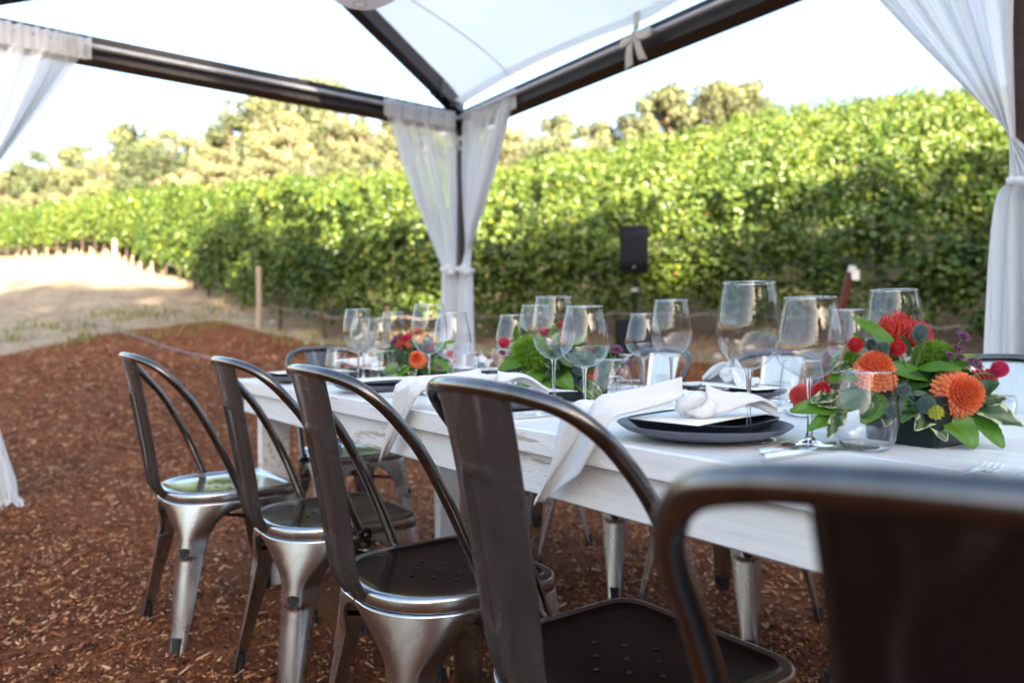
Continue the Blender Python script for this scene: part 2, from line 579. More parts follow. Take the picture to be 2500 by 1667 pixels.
def ground_mats():
    m, nt, b = nodes_of('hillside_soil')
    v = coords(nt, kind='Object'); n1 = tex_noise(nt, 1.1, 8, v, .65); n2 = tex_noise(nt, 9, 6, v, .6)
    n3 = tex_noise(nt, .35, 4, v, .5, .8)
    dry = ramp(nt, mixc(nt, .5, n1.outputs[0], n2.outputs[0]), [(.36, (.20, .14, .085)), (.5, (.36, .27, .18)), (.66, (.48, .38, .27))])
    red = ramp(nt, n2.outputs[0], [(.3, (.13, .055, .03)), (.7, (.26, .135, .075))])
    at_ = nt.nodes.new('ShaderNodeAttribute'); at_.attribute_name = 'tint'
    sp = nt.nodes.new('ShaderNodeSeparateColor'); nt.links.new(at_.outputs['Color'], sp.inputs[0])
    cover_shade = ramp(nt, mixc(nt, .5, n3.outputs[0], n2.outputs[0]), [(.38, (.030, .036, .014)), (.52, (.065, .060, .026)), (.68, (.17, .105, .055))])  # weedy ground cover, darkened to paint in the shade between vine rows
    c = mixc(nt, sp.outputs['Green'], dry, red)
    c = mixc(nt, sp.outputs['Blue'], c, cover_shade)
    # mulch: red shredded bark
    v4 = coords(nt, (1, 1, 1)); vo = nt.nodes.new('ShaderNodeTexVoronoi'); vo.inputs['Scale'].default_value = 55
    d_ = tex_noise(nt, 30, 5, v4, .6, 2.0)
    nt.links.new(mixc(nt, .35, v4, d_.outputs['Color']), vo.inputs['Vector'])
    mul = ramp(nt, vo.outputs['Color'], [(.1, (.05, .014, .004)), (.45, (.18, .054, .017)), (.8, (.34, .118, .039)), (1, (.46, .22, .09))])
    big = ramp(nt, tex_noise(nt, 1.6, 5, v4, .6).outputs[0], [(.3, (.72, .70, .70)), (.7, (1.2, 1.15, 1.1))])
    mul = mixc(nt, 1.0, mul, big, 'MULTIPLY')
    edge = nt.nodes.new('ShaderNodeMath'); edge.operation = 'ADD'
    nz = nt.nodes.new('ShaderNodeMath'); nz.operation = 'MULTIPLY_ADD'; nz.inputs[1].default_value = .6; nz.inputs[2].default_value = -.3
    nt.links.new(tex_noise(nt, 2.2, 6, v4, .6).outputs[0], nz.inputs[0])
    nt.links.new(sp.outputs['Red'], edge.inputs[0]); nt.links.new(nz.outputs[0], edge.inputs[1])
    fac = ramp(nt, edge.outputs[0], [(.44, g3(0)), (.52, g3(1))])
    nt.links.new(mixc(nt, fac, c, mul), b.inputs['Base Color'])
    b.inputs['Roughness'].default_value = .9; b.inputs['Specular IOR Level'].default_value = .15
    bump(nt, b, mixc(nt, .5, vo.outputs['Distance'], n2.outputs[0]), .6, .02)
    return m


M_GROUND = ground_mats()

# mulch boundary: distance as a function of bearing
_MB = (np.radians([-80, -45, -34.2, -30, -25, -21.5, -19, -14, -8, 0, 10, 30, 60, 90]), np.array([9.5, 10.0, 10.8, 12.0, 13.4, 14.9, 13.6, 12.4, 11.3, 10.6, 9.9, 8.5, 7.6, 7]))


def mulch_mask(X, Y):
    r = np.hypot(X, Y); a = np.arctan2(X, Y)
    d = r * np.cos(np.clip(np.abs(a), 0, R(40)))
    lim = np.interp(a, *_MB)
    mk = np.clip(.5 + (lim - d) / 1.0, 0, 1)
    return np.where(np.abs(a) > R(95), np.clip(.5 + (12 - r) / 2, 0, 1), mk)


def build_ground():
    xs = axis_pts(-600, 600, -16, 14, .14, 1.12); ys = axis_pts(-500, 900, -1, 27, .14, 1.12)
    X, Y = np.meshgrid(xs, ys); Z = height(X, Y)
    mm = mulch_mask(X, Y)
    Z = Z + .012 * mm * (vnoise(X, Y, 4.1, 1) + vnoise(X, Y, 9.7, 2)) * (np.hypot(X, Y) > .5)
    V = np.stack([X.ravel(), Y.ravel(), Z.ravel()], 1)
    nx, ny = len(xs), len(ys)
    i = np.arange(nx - 1)[None, :] + np.arange(ny - 1)[:, None] * nx
    F = np.stack([i, i + 1, i + nx + 1, i + nx], -1).reshape(-1, 4)
    a = np.arctan2(X, Y); d = Y
    Fr = np.interp(a, _A, _F)
    red = np.clip(.5 + (d - Fr + .2) / 1.5, 0, 1) * np.interp(a, np.radians([-26, -18, -5]), [.1, .55, .95])
    red = np.where(Y < 0, .4, red)
    blue = np.clip((d - Fr - 1.0) / 1.5, 0, 1) * (np.abs(a) < R(60)) * (Y > 0)
    C = np.stack([mm.ravel(), red.ravel(), blue.ravel()], 1)
    o = np_mesh('ground', V, F, M_GROUND, col=C, smooth=True)
    tag(o, 'red bark mulch floor giving way to a dry tan track and the vineyard hillside', 'ground', kind='structure')


build_ground()


def mulch_chips():
    N = 190000
    # denser close by; only where the picture can see the floor
    d = 1.0 + 11.5 * rng.random(N * 3) ** 1.5
    X = (rng.random(N * 3) * 1.62 - .86) * (d + .4)
    keep = (mulch_mask(X, d) > .62) & (rng.random(N * 3) < .62 + .55 * vnoise(X, d, 2.1, 3) * vnoise(X, d, .9, 5) + .25 * vnoise(X, d, 5.3, 7))
    X, Y = X[keep][:N], d[keep][:N]; n = len(X)
    Z = height(X, Y) + rng.uniform(.0, .014, n)
    L = np.exp(rng.normal(math.log(.0125), .62, n)); W = np.clip(L * rng.uniform(.06, .26, n), .0007, .0048); H = rng.uniform(.0008, .003, n)
    far = np.clip(Y / 4.5, .9, 2.0); L = np.minimum(L, .07) * far; W *= far
    yaw = rng.uniform(0, 2 * PI, n); pit = rng.normal(0, .3, n)
    ax = np.stack([np.cos(yaw) * np.cos(pit), np.sin(yaw) * np.cos(pit), np.sin(pit)], 1)
    sd = np.stack([-np.sin(yaw), np.cos(yaw), rng.normal(0, .35, n)], 1); sd = norm(sd)
    up = norm(np.cross(ax, sd))
    P = np.stack([X, Y, Z], 1)
    vs_ = []
    for (a, b, c) in ((-1, -1, 0), (1, -.6, 0), (1, .7, 0), (-1, 1, 0), (-.9, -.7, 1), (.9, -.4, 1), (.85, .5, 1), (-.9, .8, 1)):
        vs_.append(P + ax * (a * L / 2)[:, None] + sd * (b * W)[:, None] + up * (c * H * 1.6)[:, None])
    V = np.stack(vs_, 1).reshape(-1, 3)
    i = np.arange(n)[:, None] * 8
    F = np.concatenate([i + np.array(q) for q in ([4, 5, 6, 7], [0, 1, 5, 4], [1, 2, 6, 5], [2, 3, 7, 6], [3, 0, 4, 7])])
    t = rng.random(n)
    base = np.array([[.050, .013, .004], [.18, .050, .016], [.31, .104, .034], [.44, .20, .085], [.58, .36, .21]])
    ct = np.clip(t ** 2.1 * 4.4, 0, 3.999); k = ct.astype(int); f = (ct - k)[:, None]
    C = base[k] * (1 - f) + base[k + 1] * f
    m, nt, b = nodes_of('shredded_bark_chip')
    a = nt.nodes.new('ShaderNodeAttribute'); a.attribute_name = 'tint'; nt.links.new(a.outputs['Color'], b.inputs['Base Color'])
    b.inputs['Roughness'].default_value = .75; b.inputs['Specular IOR Level'].default_value = .3
    o = np_mesh('bark_mulch', V, F, m, col=np.repeat(C, 8, axis=0))
    tag(o, 'loose shredded red bark chips covering the floor under the table and chairs', 'mulch', kind='stuff')


mulch_chips()

# ------------------------------------------------------------------ vines
M_VINE = leaf_mat('grapevine_leaf', (.078, .132, .028), .36, .34, var=[(0, (.72, .80, .78)), (1, (1.25, 1.14, 1.05))])
M_BARKV = simple('vine_bark', (.06, .04, .028), .9, 0, .4, 40, .6, .01)
M_GRASS = leaf_mat('weed_leaf', (.17, .18, .085), .3, .6)


def vine_foliage(name, n, size, seed, length=1.75, zlo=.62, zhi=2.0):
    r = np.random.default_rng(seed)
    lumps = r.uniform(-.16, .16, (9, 3)); ph = r.uniform(0, 6.3, 6)
    u = r.uniform(-1, 1, n); x = u * length / 2
    top = zhi - .42 * np.abs(u) ** 2.2 + .13 * np.sin(x * 4.1 + ph[0]) + .10 * np.sin(x * 9.3 + ph[1]) + .05 * np.sin(x * 21 + ph[4])
    bot = zlo + .16 * np.sin(x * 3.7 + ph[2]) + .10 * np.sin(x * 8.1 + ph[3])
    q = r.random(n) ** .8; z = bot + (top - bot) * q
    wdt = .10 + .30 * q ** .8 + .05 * np.sin(x * 5 + z * 4 + ph[5])
    sgn = np.where(r.random(n) < .5, -1, 1)
    dep = 1 - np.abs(r.normal(0, .28, n))
    y = sgn * wdt * dep
    P = np.stack([x, y, z], 1)
    # most leaves gather in clumps with dark gaps between them
    nc = 17; cc = np.stack([np.linspace(-1, 1, nc) * length * .5 + r.normal(0, .09, nc), r.choice([-1, 1], nc) * r.uniform(.03, .24, nc), zlo + .10 + (zhi - zlo - .25) * r.random(nc) ** .75], 1)
    cc[:, 2] -= .30 * np.abs(cc[:, 0] / (length * .5)) ** 2 * (cc[:, 2] > 1.2)
    cc[:, 1] *= np.clip((cc[:, 2] - zlo) / (zhi - zlo) * 1.5, .3, 1.2)
    cr_ = r.uniform(.17, .33, nc); w_ = r.integers(0, nc, n); Dd = norm(r.normal(size=(n, 3))); cl_ = r.random(n) < .72
    Pc = cc[w_] + Dd * (cr_[w_] * (1 - np.abs(r.normal(0, .2, n))))[:, None] * np.array([1, .85, 1.0])
    P = np.where(cl_[:, None], Pc, P)
    # shoots that stick out at the top
    k = n // 10
    s0 = r.uniform(-1, 1, k) * length / 2; nsh = 9; base = r.uniform(-1, 1, nsh) * length / 2; lean = r.normal(0, .25, (nsh, 2)); w = r.integers(0, nsh, k); t = r.random(k) * .50
    P[:k] = np.stack([base[w] + lean[w, 0] * t + r.normal(0, .03, k), lean[w, 1] * t + r.normal(0, .04, k), zhi - .02 + t], 1)
    N = np.stack([r.normal(0, .45, n), sgn * 1.0 + r.normal(0, .45, n), .55 + r.normal(0, .45, n)], 1)
    N = np.where(cl_[:, None], Dd + np.array([0, 0, .45]) + r.normal(0, .35, (n, 3)), N)
    S = size * r.uniform(.65, 1.2, n)
    g = r.random(n)
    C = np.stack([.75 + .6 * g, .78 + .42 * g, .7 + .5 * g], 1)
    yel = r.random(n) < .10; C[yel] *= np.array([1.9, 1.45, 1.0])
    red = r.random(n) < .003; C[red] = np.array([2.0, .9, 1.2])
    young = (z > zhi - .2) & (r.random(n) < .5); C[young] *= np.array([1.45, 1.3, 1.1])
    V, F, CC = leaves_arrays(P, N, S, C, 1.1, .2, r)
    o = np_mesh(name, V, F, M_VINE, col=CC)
    return o


def vine_trunk(seed, z_top=.95):
    r = random.Random(seed); b = MB()
    x = y = 0; pts = []
    for k in range(8):
        pts.append((x, y, -.08 + k * (z_top + .08) / 7)); x += r.uniform(-.035, .035); y += r.uniform(-.03, .03)
    b.tube(pts, [.046, .038, .032, .03, .034, .03, .032, .036], 7)
    for s_ in (-1, 1):
        b.tube([pts[-1], (x + s_ * .2, y, z_top + .06), (x + s_ * .5, y + r.uniform(-.04, .04), z_top + .07), (x + s_ * .82, y, z_top + .05)], [.03, .024, .02, .012], 6)
    for k in range(7):
        xx = r.uniform(-.7, .7)
        b.tube([(xx, 0, z_top + .03), (xx + r.uniform(-.1, .1), r.uniform(-.15, .15), z_top + .6), (xx + r.uniform(-.2, .2), r.uniform(-.3, .3), z_top + 1.0)], [.007, .005, .003], 4)
    return b


_near = [vine_foliage('foliage', 3000, .078, 100 + i, 1.45, .72) for i in range(4)]
_front = [vine_foliage('foliage', 3000, .078, 300 + i, 1.55, .40) for i in range(4)]
_mid = [vine_foliage('foliage', 1150, .105, 200 + i, 1.45, .86) for i in range(4)]
_trk = [vine_trunk(i).build('trunk', M_BARKV) for i in range(3)]
VINE_ME = {'front': [o.data for o in _front], 'near': [o.data for o in _near], 'mid': [o.data for o in _mid]}
TRK_ME = [o.data for o in _trk]
for o in _near + _front + _mid + _trk: bpy.data.objects.remove(o)

ORD = ['front', 'second', 'third', 'fourth', 'fifth', 'sixth', 'seventh', 'eighth', 'ninth', 'tenth']
ROWGAP = 3.8


def row_path(k):
    a = np.radians(np.linspace(-44, 47, 500)); F, _, _ = th(a)
    d = F + ROWGAP * k + .25 * np.sin(a * 7 + k)
    return np.tan(a) * d, d, a


def row_points(k, step):
    X, Y, a = row_path(k)
    s_ = np.concatenate([[0], np.cumsum(np.hypot(np.diff(X), np.diff(Y)))])
    q = np.arange(.4, s_[-1], step)
    x = np.interp(q, s_, X); y = np.interp(q, s_, Y)
    x2 = np.interp(q + .1, s_, X); y2 = np.interp(q + .1, s_, Y)
    return x, y, np.arctan2(y2 - y, x2 - x)


vine_count = 0
cands = []
for k in range(0, 20):
    x, y, an = row_points(k, 1.5)
    for i in range(len(x)):
        if y[i] > RD + 2.5: continue
        cands.append((k, x[i], y[i], an[i]))
indiv = []; mass = []
inview = [c for c in cands if abs(c[1] / c[2]) < .74]
inview.sort(key=lambda c: c[2])
near_set = set((c[0], round(c[1], 3)) for c in inview[:288])
GAPS = [(-4.9, 15.0), ]
rv = random.Random(5)
for (k, x, y, an) in cands:
    if k == 0 and abs(x + 5.35) < .55: continue      # the gap in the front row beside the wooden post
    if (k, round(x, 3)) in near_set: indiv.append((k, x, y, an))
    else: mass.append((k, x, y, an))
for n_, (k, x, y, an) in enumerate(indiv):
    z = hz(x, y)
    rt = empty('grapevine', (x, y, z - .02), an + (PI if rv.random() < .5 else 0))
    kind = 'front' if k == 0 and y < 26 else ('near' if y < 19 else 'mid')
    sc = rv.uniform(.84, 1.14); rt.scale = (1, 1, sc * (1.0 if k < 1 else 1.0))
    f = bpy.data.objects.new('foliage', rv.choice(VINE_ME[kind])); COL.objects.link(f); f.parent = rt
    t = bpy.data.objects.new('trunk', rv.choice(TRK_ME)); COL.objects.link(t); t.parent = rt
    side = 'left of the centre post' if x / y < -.1 else 'right of the centre post'
    lit = 'sunlit yellow green' if (y > 24 and x < -8) else ('shaded green' if k < 3 else 'leafy green')
    o_ = ORD[min(k, 9)]
    lab = '%s grapevine in the %s row of the vineyard, %s' % (lit, o_, side)
    tag(rt, lab, 'grapevine', 'grapevines in the %s row, %s, %s' % (o_, side, lit))


def vine_mass():
    Vs, Fs, Cs = [], [], []; off = 0
    base = []
    for me in VINE_ME['mid']:
        n = len(me.vertices); v = np.empty(n * 3, dtype=np.float32); me.vertices.foreach_get('co', v)
        m_ = len(me.polygons); f = np.empty(m_ * 4, dtype=np.int32); me.loops.foreach_get('vertex_index', f)
        c = np.empty(n * 4, dtype=np.float32); me.attributes['tint'].data.foreach_get('color', c)
        base.append((v.reshape(-1, 3), f.reshape(-1, 4), c.reshape(-1, 4)[:, :3]))
    for (k, x, y, an) in mass:
        if abs(x / y) > .80 and not (x > 0 and y < 30): continue
        v, f, c = base[rv.randrange(4)]
        nl = len(v) // 6
        if y > 22:      # keep half of the leaves of the farthest ones, a little larger
            pick = rng.permutation(nl)[:int(nl * .62)]
            v = v.reshape(-1, 6, 3)[pick].reshape(-1, 3); c = c.reshape(-1, 6, 3)[pick].reshape(-1, 3)
            i = np.arange(len(pick))[:, None] * 6
            f = np.concatenate([i + np.array([0, 3, 2, 1]), i + np.array([0, 5, 4, 3])], axis=0)
        ca, sa = math.cos(an), math.sin(an); fl = rv.choice((-1, 1))
        vx = v[:, 0] * fl; vy = v[:, 1] * fl
        V = np.stack([x + vx * ca - vy * sa, y + vx * sa + vy * ca, hz(x, y) + v[:, 2] * rv.uniform(.93, 1.08)], 1)
        Vs.append(V); Fs.append(f + off); Cs.append(c * rv.uniform(.88, 1.15)); off += len(V)
    o = np_mesh('vineyard', np.concatenate(Vs), np.concatenate(Fs), M_VINE, col=np.concatenate(Cs))
    tag(o, 'sunlit upper rows of the vineyard merging along the hill crest', 'vineyard', kind='stuff')


vine_mass()

# posts, stakes and drip line of the front rows
M_GREYWOOD = beam_wood('weathered_post_wood', (.20, .15, .11), (.42, .34, .26))
M_WHITESTK = simple('white_grow_tube', (.30, .24, .17), .8, 0, .25, 20)
M_HOSE = simple('grey_drip_hose', (.22, .17, .18), .5)
M_REDPOST = simple('rusty_red_post', (.11, .028, .018), .6, 0, .4, 20, .4, .006)
M_WHITETAG = simple('white_post_cap', (.72, .68, .64), .5, 0, .15, 25)
M_STONE = simple('pale_field_stone', (.50, .44, .37), .9, 0, .2, 14, .6, .02)

x, y = -4.58, 14.5
b = MB(); b.tube([(0, 0, -.1), (.01, 0, .6), (0, 0, 1.15)], .055, 10)
o = b.build('trellis_post', M_GREYWOOD); o.location = (x - .2, y - .35, hz(x - .2, y - .35))
tag(o, 'grey wooden trellis post at the gap in the front vine row', 'post')

stakes = []
for i in range(26):
    t = i / 25
    aa = R(-33.4 + 8.2 * t); F, _, _ = th(np.array([aa])); F = float(F[0]) - .5
    X = math.tan(aa) * F; Y = F + rv.uniform(-.3, .3)
    stakes.append((X, Y, rv.uniform(.35, .62)))
me0 = None
for i, (X, Y, h) in enumerate(stakes):
    if me0 is None:
        b = MB(); b.tube([(0, 0, -.05), (0, 0, .6), (.01, 0, 1.0)], .024, 8); o = b.build('vine_stake', M_WHITESTK); me0 = o.data
    else:
        o = bpy.data.objects.new('vine_stake', me0); COL.objects.link(o)
    o.location = (X, Y, hz(X, Y)); o.scale = (1, 1, h); o.rotation_euler = (rv.uniform(-.06, .06), rv.uniform(-.06, .06), 0)
    tag(o, 'short pale vine stake under the sunlit vines along the left track', 'stake', 'pale stakes along the left track')
b = MB(); b.tube([(0, 0, -.1), (0, 0, .6), (0, 0, 1.02)], .06, 10)
o = b.build('row_end_post', M_WHITESTK); X, Y = -12.35, 23.3; o.location = (X, Y, hz(X, Y))
tag(o, 'thick cream post, the tallest and nearest of the pale stakes on the left', 'post')

b = MB(); X, Y, a_ = row_path(0); sel = [i for i in range(0, 500, 6) if -12 < X[i] < 9]
pts = [(X[i], Y[i] - .12, hz(X[i], Y[i]) + .42 + .03 * math.sin(i * .7)) for i in sel]
b.tube(pts, .012, 6)
o = b.build('drip_hose', M_HOSE); tag(o, 'thin grey drip hose strung low along the front vine row', 'hose')
b = MB(); pts = [at(*q) for q in ((40, 700, 17), (170, 740, 14.5), (330, 783, 12), (430, 808, 10.8), (560, 830, 9.8), (680, 850, 8.8))]
pts = [(p.x, p.y, hz(p.x, p.y) + .03) for p in smooth_path(pts, 8)]
b.tube(pts, .011, 6)
o = b.build('garden_hose', M_HOSE); tag(o, 'purple grey hose lying across the mulch near the track edge', 'hose')

p0 = at(2052, 760, 6.6); p1 = at(2078, 664, 6.5)
rt = empty('leaning_stake', (p0.x - .1, p0.y, hz(p0.x, p0.y)))
b = MB(); d_ = (p1 - p0).normalized(); foot = Vector((p0.x, p0.y, p0.z)) - d_ * ((p0.z - hz(p0.x, p0.y)) / d_.z)
b.tube([foot - rt.location, p1 - Vector(rt.location)], .036, 10); b.build('stake', M_REDPOST, rt)
b = MB(); q = p1 - Vector(rt.location); b.tube([q - d_ * .05, q + d_ * .05], .032, 10); b.box(q + Vector((.02, -.04, -.03)), (.07, .01, .09), None, .004); b.build('cap_tag', M_WHITETAG, rt)
tag(rt, 'leaning rusty red stake with a white tag, in front of the vines', 'stake')

# stones and weeds at the mulch edge
sm = []
for i in range(3):
    b = MB(); r = random.Random(i)
    def fn(u, v, r=r):
        a = 2 * PI * u; c = PI * (v - .5); k = 1 + .18 * math.sin(3 * a + i) * math.cos(c) + .12 * math.sin(5 * c + 2 * a)
        return (k * math.cos(a) * math.cos(c), .8 * k * math.sin(a) * math.cos(c), .6 * k * math.sin(c))
    b.grid(fn, 12, 8, True); o = b.build('field_stone', M_STONE); sm.append(o.data); bpy.data.objects.remove(o)
for i in range(70):
    aa = R(rv.uniform(-21, 28)); F = float(th(np.array([aa]))[0][0]); d = F - rv.uniform(-1.8, 2.2)
    X = math.tan(aa) * d
    o = bpy.data.objects.new('field_stone', sm[i % 3]); COL.objects.link(o); s_ = rv.uniform(.02, .065) if i > 6 else rv.uniform(.08, .12)
    o.scale = (s_, s_, s_); o.location = (X, d, hz(X, d) + s_ * .3); o.rotation_euler = (0, 0, rv.uniform(0, 6))
    big = i <= 6
    tag(o, 'larger pale stone at the foot of the front vine row' if big else 'small pale stone on the red soil below the front vines', 'stone', 'larger pale stones' if big else 'small pale stones')


def weeds():
    P = []; H = []
    for c in range(150):
        if c < 14: aa = R(rv.uniform(-22.5, -10)); d = float(np.interp(aa, *_MB)) + rv.uniform(-.9, 1.6)
        elif c < 58: aa = R(rv.uniform(-34, -20)); d = float(np.interp(aa, *_MB)) + rv.uniform(-1.0, 3.5)
        else: aa = R(rv.uniform(-12, 36)); d = float(th(np.array([aa]))[0][0]) + rv.uniform(-1.6, 1.5)
        X = math.tan(aa) * d; n = rv.randint(6, 30); rr = rv.uniform(.06, .3)
        for k in range(n):
            P.append((X + rv.gauss(0, rr), d + rv.gauss(0, rr))); H.append(rv.uniform(.04, .18))
    P = np.array(P); H = np.array(H); n = len(P)
    Z = height(P[:, 0], P[:, 1])
    lean = rng.normal(0, .4, (n, 2)) * H[:, None]; wd = rng.uniform(.004, .014, n); ya = rng.uniform(0, PI, n)
    wx = np.cos(ya) * wd; wy = np.sin(ya) * wd
    v0 = np.stack([P[:, 0] - wx, P[:, 1] - wy, Z - .01], 1); v1 = np.stack([P[:, 0] + wx, P[:, 1] + wy, Z - .01], 1)
    v2 = np.stack([P[:, 0] + wx * .8 + lean[:, 0] * .5, P[:, 1] + wy * .8 + lean[:, 1] * .5, Z + H * .6], 1)
    v3 = np.stack([P[:, 0] - wx * .8 + lean[:, 0] * .5, P[:, 1] - wy * .8 + lean[:, 1] * .5, Z + H * .6], 1)
    v4 = np.stack([P[:, 0] + lean[:, 0], P[:, 1] + lean[:, 1], Z + H], 1)
    V = np.stack([v0, v1, v2, v3, v4], 1).reshape(-1, 3); i = np.arange(n)[:, None] * 5
    F = np.concatenate([i + np.array([0, 1, 2, 3]), i + np.array([3, 2, 4, 4])])
    g = rng.random(n)[:, None]; C = np.array([[.8, .9, .7]]) * (1 - g) + np.array([[1.6, 1.3, .9]]) * g
    F2 = np.concatenate([i + np.array(q) for q in ([0, 1, 2], [0, 2, 3], [3, 2, 4])])
    o = np_mesh('weeds', V, F2, M_GRASS, col=np.repeat(C, 5, axis=0))
    tag(o, 'tufts of weeds and dry grass along the mulch edge', 'weeds', kind='stuff')


weeds()

# ------------------------------------------------------------------ trees
M_OAK = leaf_mat('oak_leaf', (.165, .178, .115), .22, .55, var=[(0, (.36, .46, .36)), (.45, (.8, .85, .7)), (1, (1.35, 1.25, 1.15))])
M_PINE = leaf_mat('pine_needles', (.085, .10, .05), .12, .6)
M_BARKT = simple('tree_bark', (.22, .16, .11), .9, 0, .35, 6, .6, .03)


def tree_model(kind, seed):
    r = np.random.default_rng(seed); rr = random.Random(seed)
    clumps = []
    if kind == 'oak':
        H = 8.5; nC = 44; n = 6000; sz = .16
        for i in range(nC):
            a = r.uniform(0, 2 * PI); q = r.uniform(0, 1); rad = 2.9 * math.sin(PI * (.18 + .72 * q)) * r.uniform(.35, 1)
            clumps.append((rad * math.cos(a), rad * math.sin(a), 2.6 + q * 5.6, r.uniform(.45, 1.1)))
    elif kind == 'tall':
        H = 12; nC = 26; n = 4600; sz = .16
        for i in range(nC):
            q = r.uniform(0, 1) ; a = r.uniform(0, 2 * PI); rad = (2.0 * (1 - q) ** .8 + .15) * r.uniform(.3, 1)
            clumps.append((rad * math.cos(a), rad * math.sin(a), 2.5 + q * 9.3, (.9 - .55 * q) * r.uniform(.8, 1.2)))
    else:   # rounded umbrella pine
        H = 9; nC = 22; n = 5200; sz = .15
        for i in range(nC):
            a = r.uniform(0, 2 * PI); q = r.uniform(0, 1) ** .7; rad = 3.1 * math.sqrt(max(0, 1 - (q - .35) ** 2 / .5)) * r.uniform(.3, 1)
            clumps.append((rad * math.cos(a), rad * math.sin(a), 3.6 + q * 4.6, r.uniform(.7, 1.2)))
    cl = np.array(clumps); vol = cl[:, 3] ** 2; pick = r.choice(len(cl), n, p=vol / vol.sum())
    D = norm(r.normal(size=(n, 3))); rad = cl[pick, 3] * (1 - np.abs(r.normal(0, .22, n))) * (1 + .2 * np.sin(D[:, 0] * 7 + pick) * np.cos(D[:, 1] * 6))
    P = cl[pick, :3] + D * rad[:, None] * np.array([1, 1, .72])
    N = D + r.normal(0, .5, (n, 3)) + np.array([0, 0, .3])
    S = sz * r.uniform(.6, 1.35, n)
    g = r.random(n); ck = (.55 + .85 * r.random(len(cl)))[pick]
    C = np.stack([(.75 + .6 * g) * ck, (.78 + .45 * g) * ck, (.7 + .4 * g) * ck], 1)
    V, F, CC = leaves_arrays(P, N, S, C, 1.3 if kind != 'pine' else 1.9, .2, r)
    crown = np_mesh('crown', V, F, M_PINE if kind == 'pine' else M_OAK, col=CC)
    b = MB(); top = H * .72
    tp = [(0, 0, -.8)]
    for i in range(1, 7): tp.append((rr.uniform(-.2, .2) * i * .3, rr.uniform(-.2, .2) * i * .3, top * i / 6))
    b.tube(tp, [.30, .26, .22, .18, .14, .10, .05], 8)
    for i in range(min(14, nC)):
        c = cl[i]; zb = max(1.0, c[2] * rr.uniform(.35, .7)); f = min(zb / top, 1) * 6; j = min(int(f), 5); base = Vector(tp[j]).lerp(Vector(tp[j + 1]), f - j)
        mid = base.lerp(Vector(c[:3]), .5) + Vector((rr.uniform(-.3, .3), rr.uniform(-.3, .3), rr.uniform(-.1, .4)))
        b.tube([base, mid, Vector(c[:3])], [.10, .07, .03], 6)
    trunk = b.build('trunk', M_BARKT)
    res = (crown.data, trunk.data)
    bpy.data.objects.remove(crown); bpy.data.objects.remove(trunk)
    return res


TM = {'oak': [tree_model('oak', 10 + i) for i in range(4)], 'tall': [tree_model('tall', 30 + i) for i in range(3)], 'pine': [tree_model('pine', 50 + i) for i in range(3)]}


def put_tree(kind, x, y, h, label, group=None, name=None, wide=1.0, idx=None, zoff=-.3):
    base = {'oak': 9.0, 'tall': 12.6, 'pine': 9.2}[kind]; s_ = h / base
    rt = empty(name or {'oak': 'oak_tree', 'tall': 'conifer_tree', 'pine': 'pine_tree'}[kind], (x, y, hz(x, y) + zoff), rv.uniform(0, 6.28))
    rt.scale = (s_ * wide, s_ * wide, s_)
    cr, tr = TM[kind][idx if idx is not None else rv.randrange(len(TM[kind]))]
    for nm, me in (('crown', cr), ('trunk', tr)):
        o = bpy.data.objects.new(nm, me); COL.objects.link(o); o.parent = rt
    tag(rt, label, 'tree', group)
    return rt


# skyline of the wood on the left: photo column -> top row, at a given distance
sky_u = [-40, 0, 80, 160, 210, 300, 370, 430, 500, 560, 610, 680, 740, 800, 870, 950, 1050, 1150, 1230, 1275]
sky_v = [420, 410, 385, 350, 330, 322, 275, 310, 300, 258, 235, 210, 170, 215, 225, 240, 260, 265, 285, 310]
wood = []
for (d, st, fr) in ((50, 52, .52), (57, 50, .74), (66, 46, 1.0)):
    u = -150
    while u < 1275:
        uu = u + rv.uniform(-14, 14); X = (uu - 1250) / 1830 * d; zb = hz(X, d)
        vt = np.interp(uu, sky_u, sky_v); vb = 815 - (zb - CAM_H) / d * 1830
        ztop = CAM_H + (815 - vt) / 1830 * d; full = ztop - zb
        h = max(3.5, full * fr * rv.uniform(.80, 1.12))
        if d == 50: h = min(h, 6.5)
        wood.append((X, d + rv.uniform(-2, 2), h))
        u += st * rv.uniform(.8, 1.2)
for i, (X, d, h) in enumerate(wood):
    k = 'tall' if (h > 6 and rv.random() < .22) else 'oak'
    row = 'front edge' if d < 53 else ('middle' if d < 61 else 'skyline')
    put_tree(k, X, d, h, ('olive green round oak on the %s of the wood beyond the vineyard' if k == 'oak' else 'pointed conifer on the %s of the wood beyond the vineyard') % row,
             ('oaks' if k == 'oak' else 'conifers') + ' on the %s of the wood' % row, wide=rv.uniform(.95, 1.3) * (1 if k == 'oak' else .8))

for (u, vt, d, w) in ((372, 268, 64, .8), (742, 152, 66, .55), (300, 318, 62, .7), (612, 226, 66, .8), (560, 262, 66, .6), (880, 205, 66, .7), (470, 300, 64, .6)):
    X = (u - 1250) / 1830 * d; put_tree('tall', X, d, max(3, CAM_H + (815 - vt) / 1830 * d - hz(X, d)), 'tall pointed conifer standing above the skyline of the wood', 'tall conifers above the wood', wide=w)

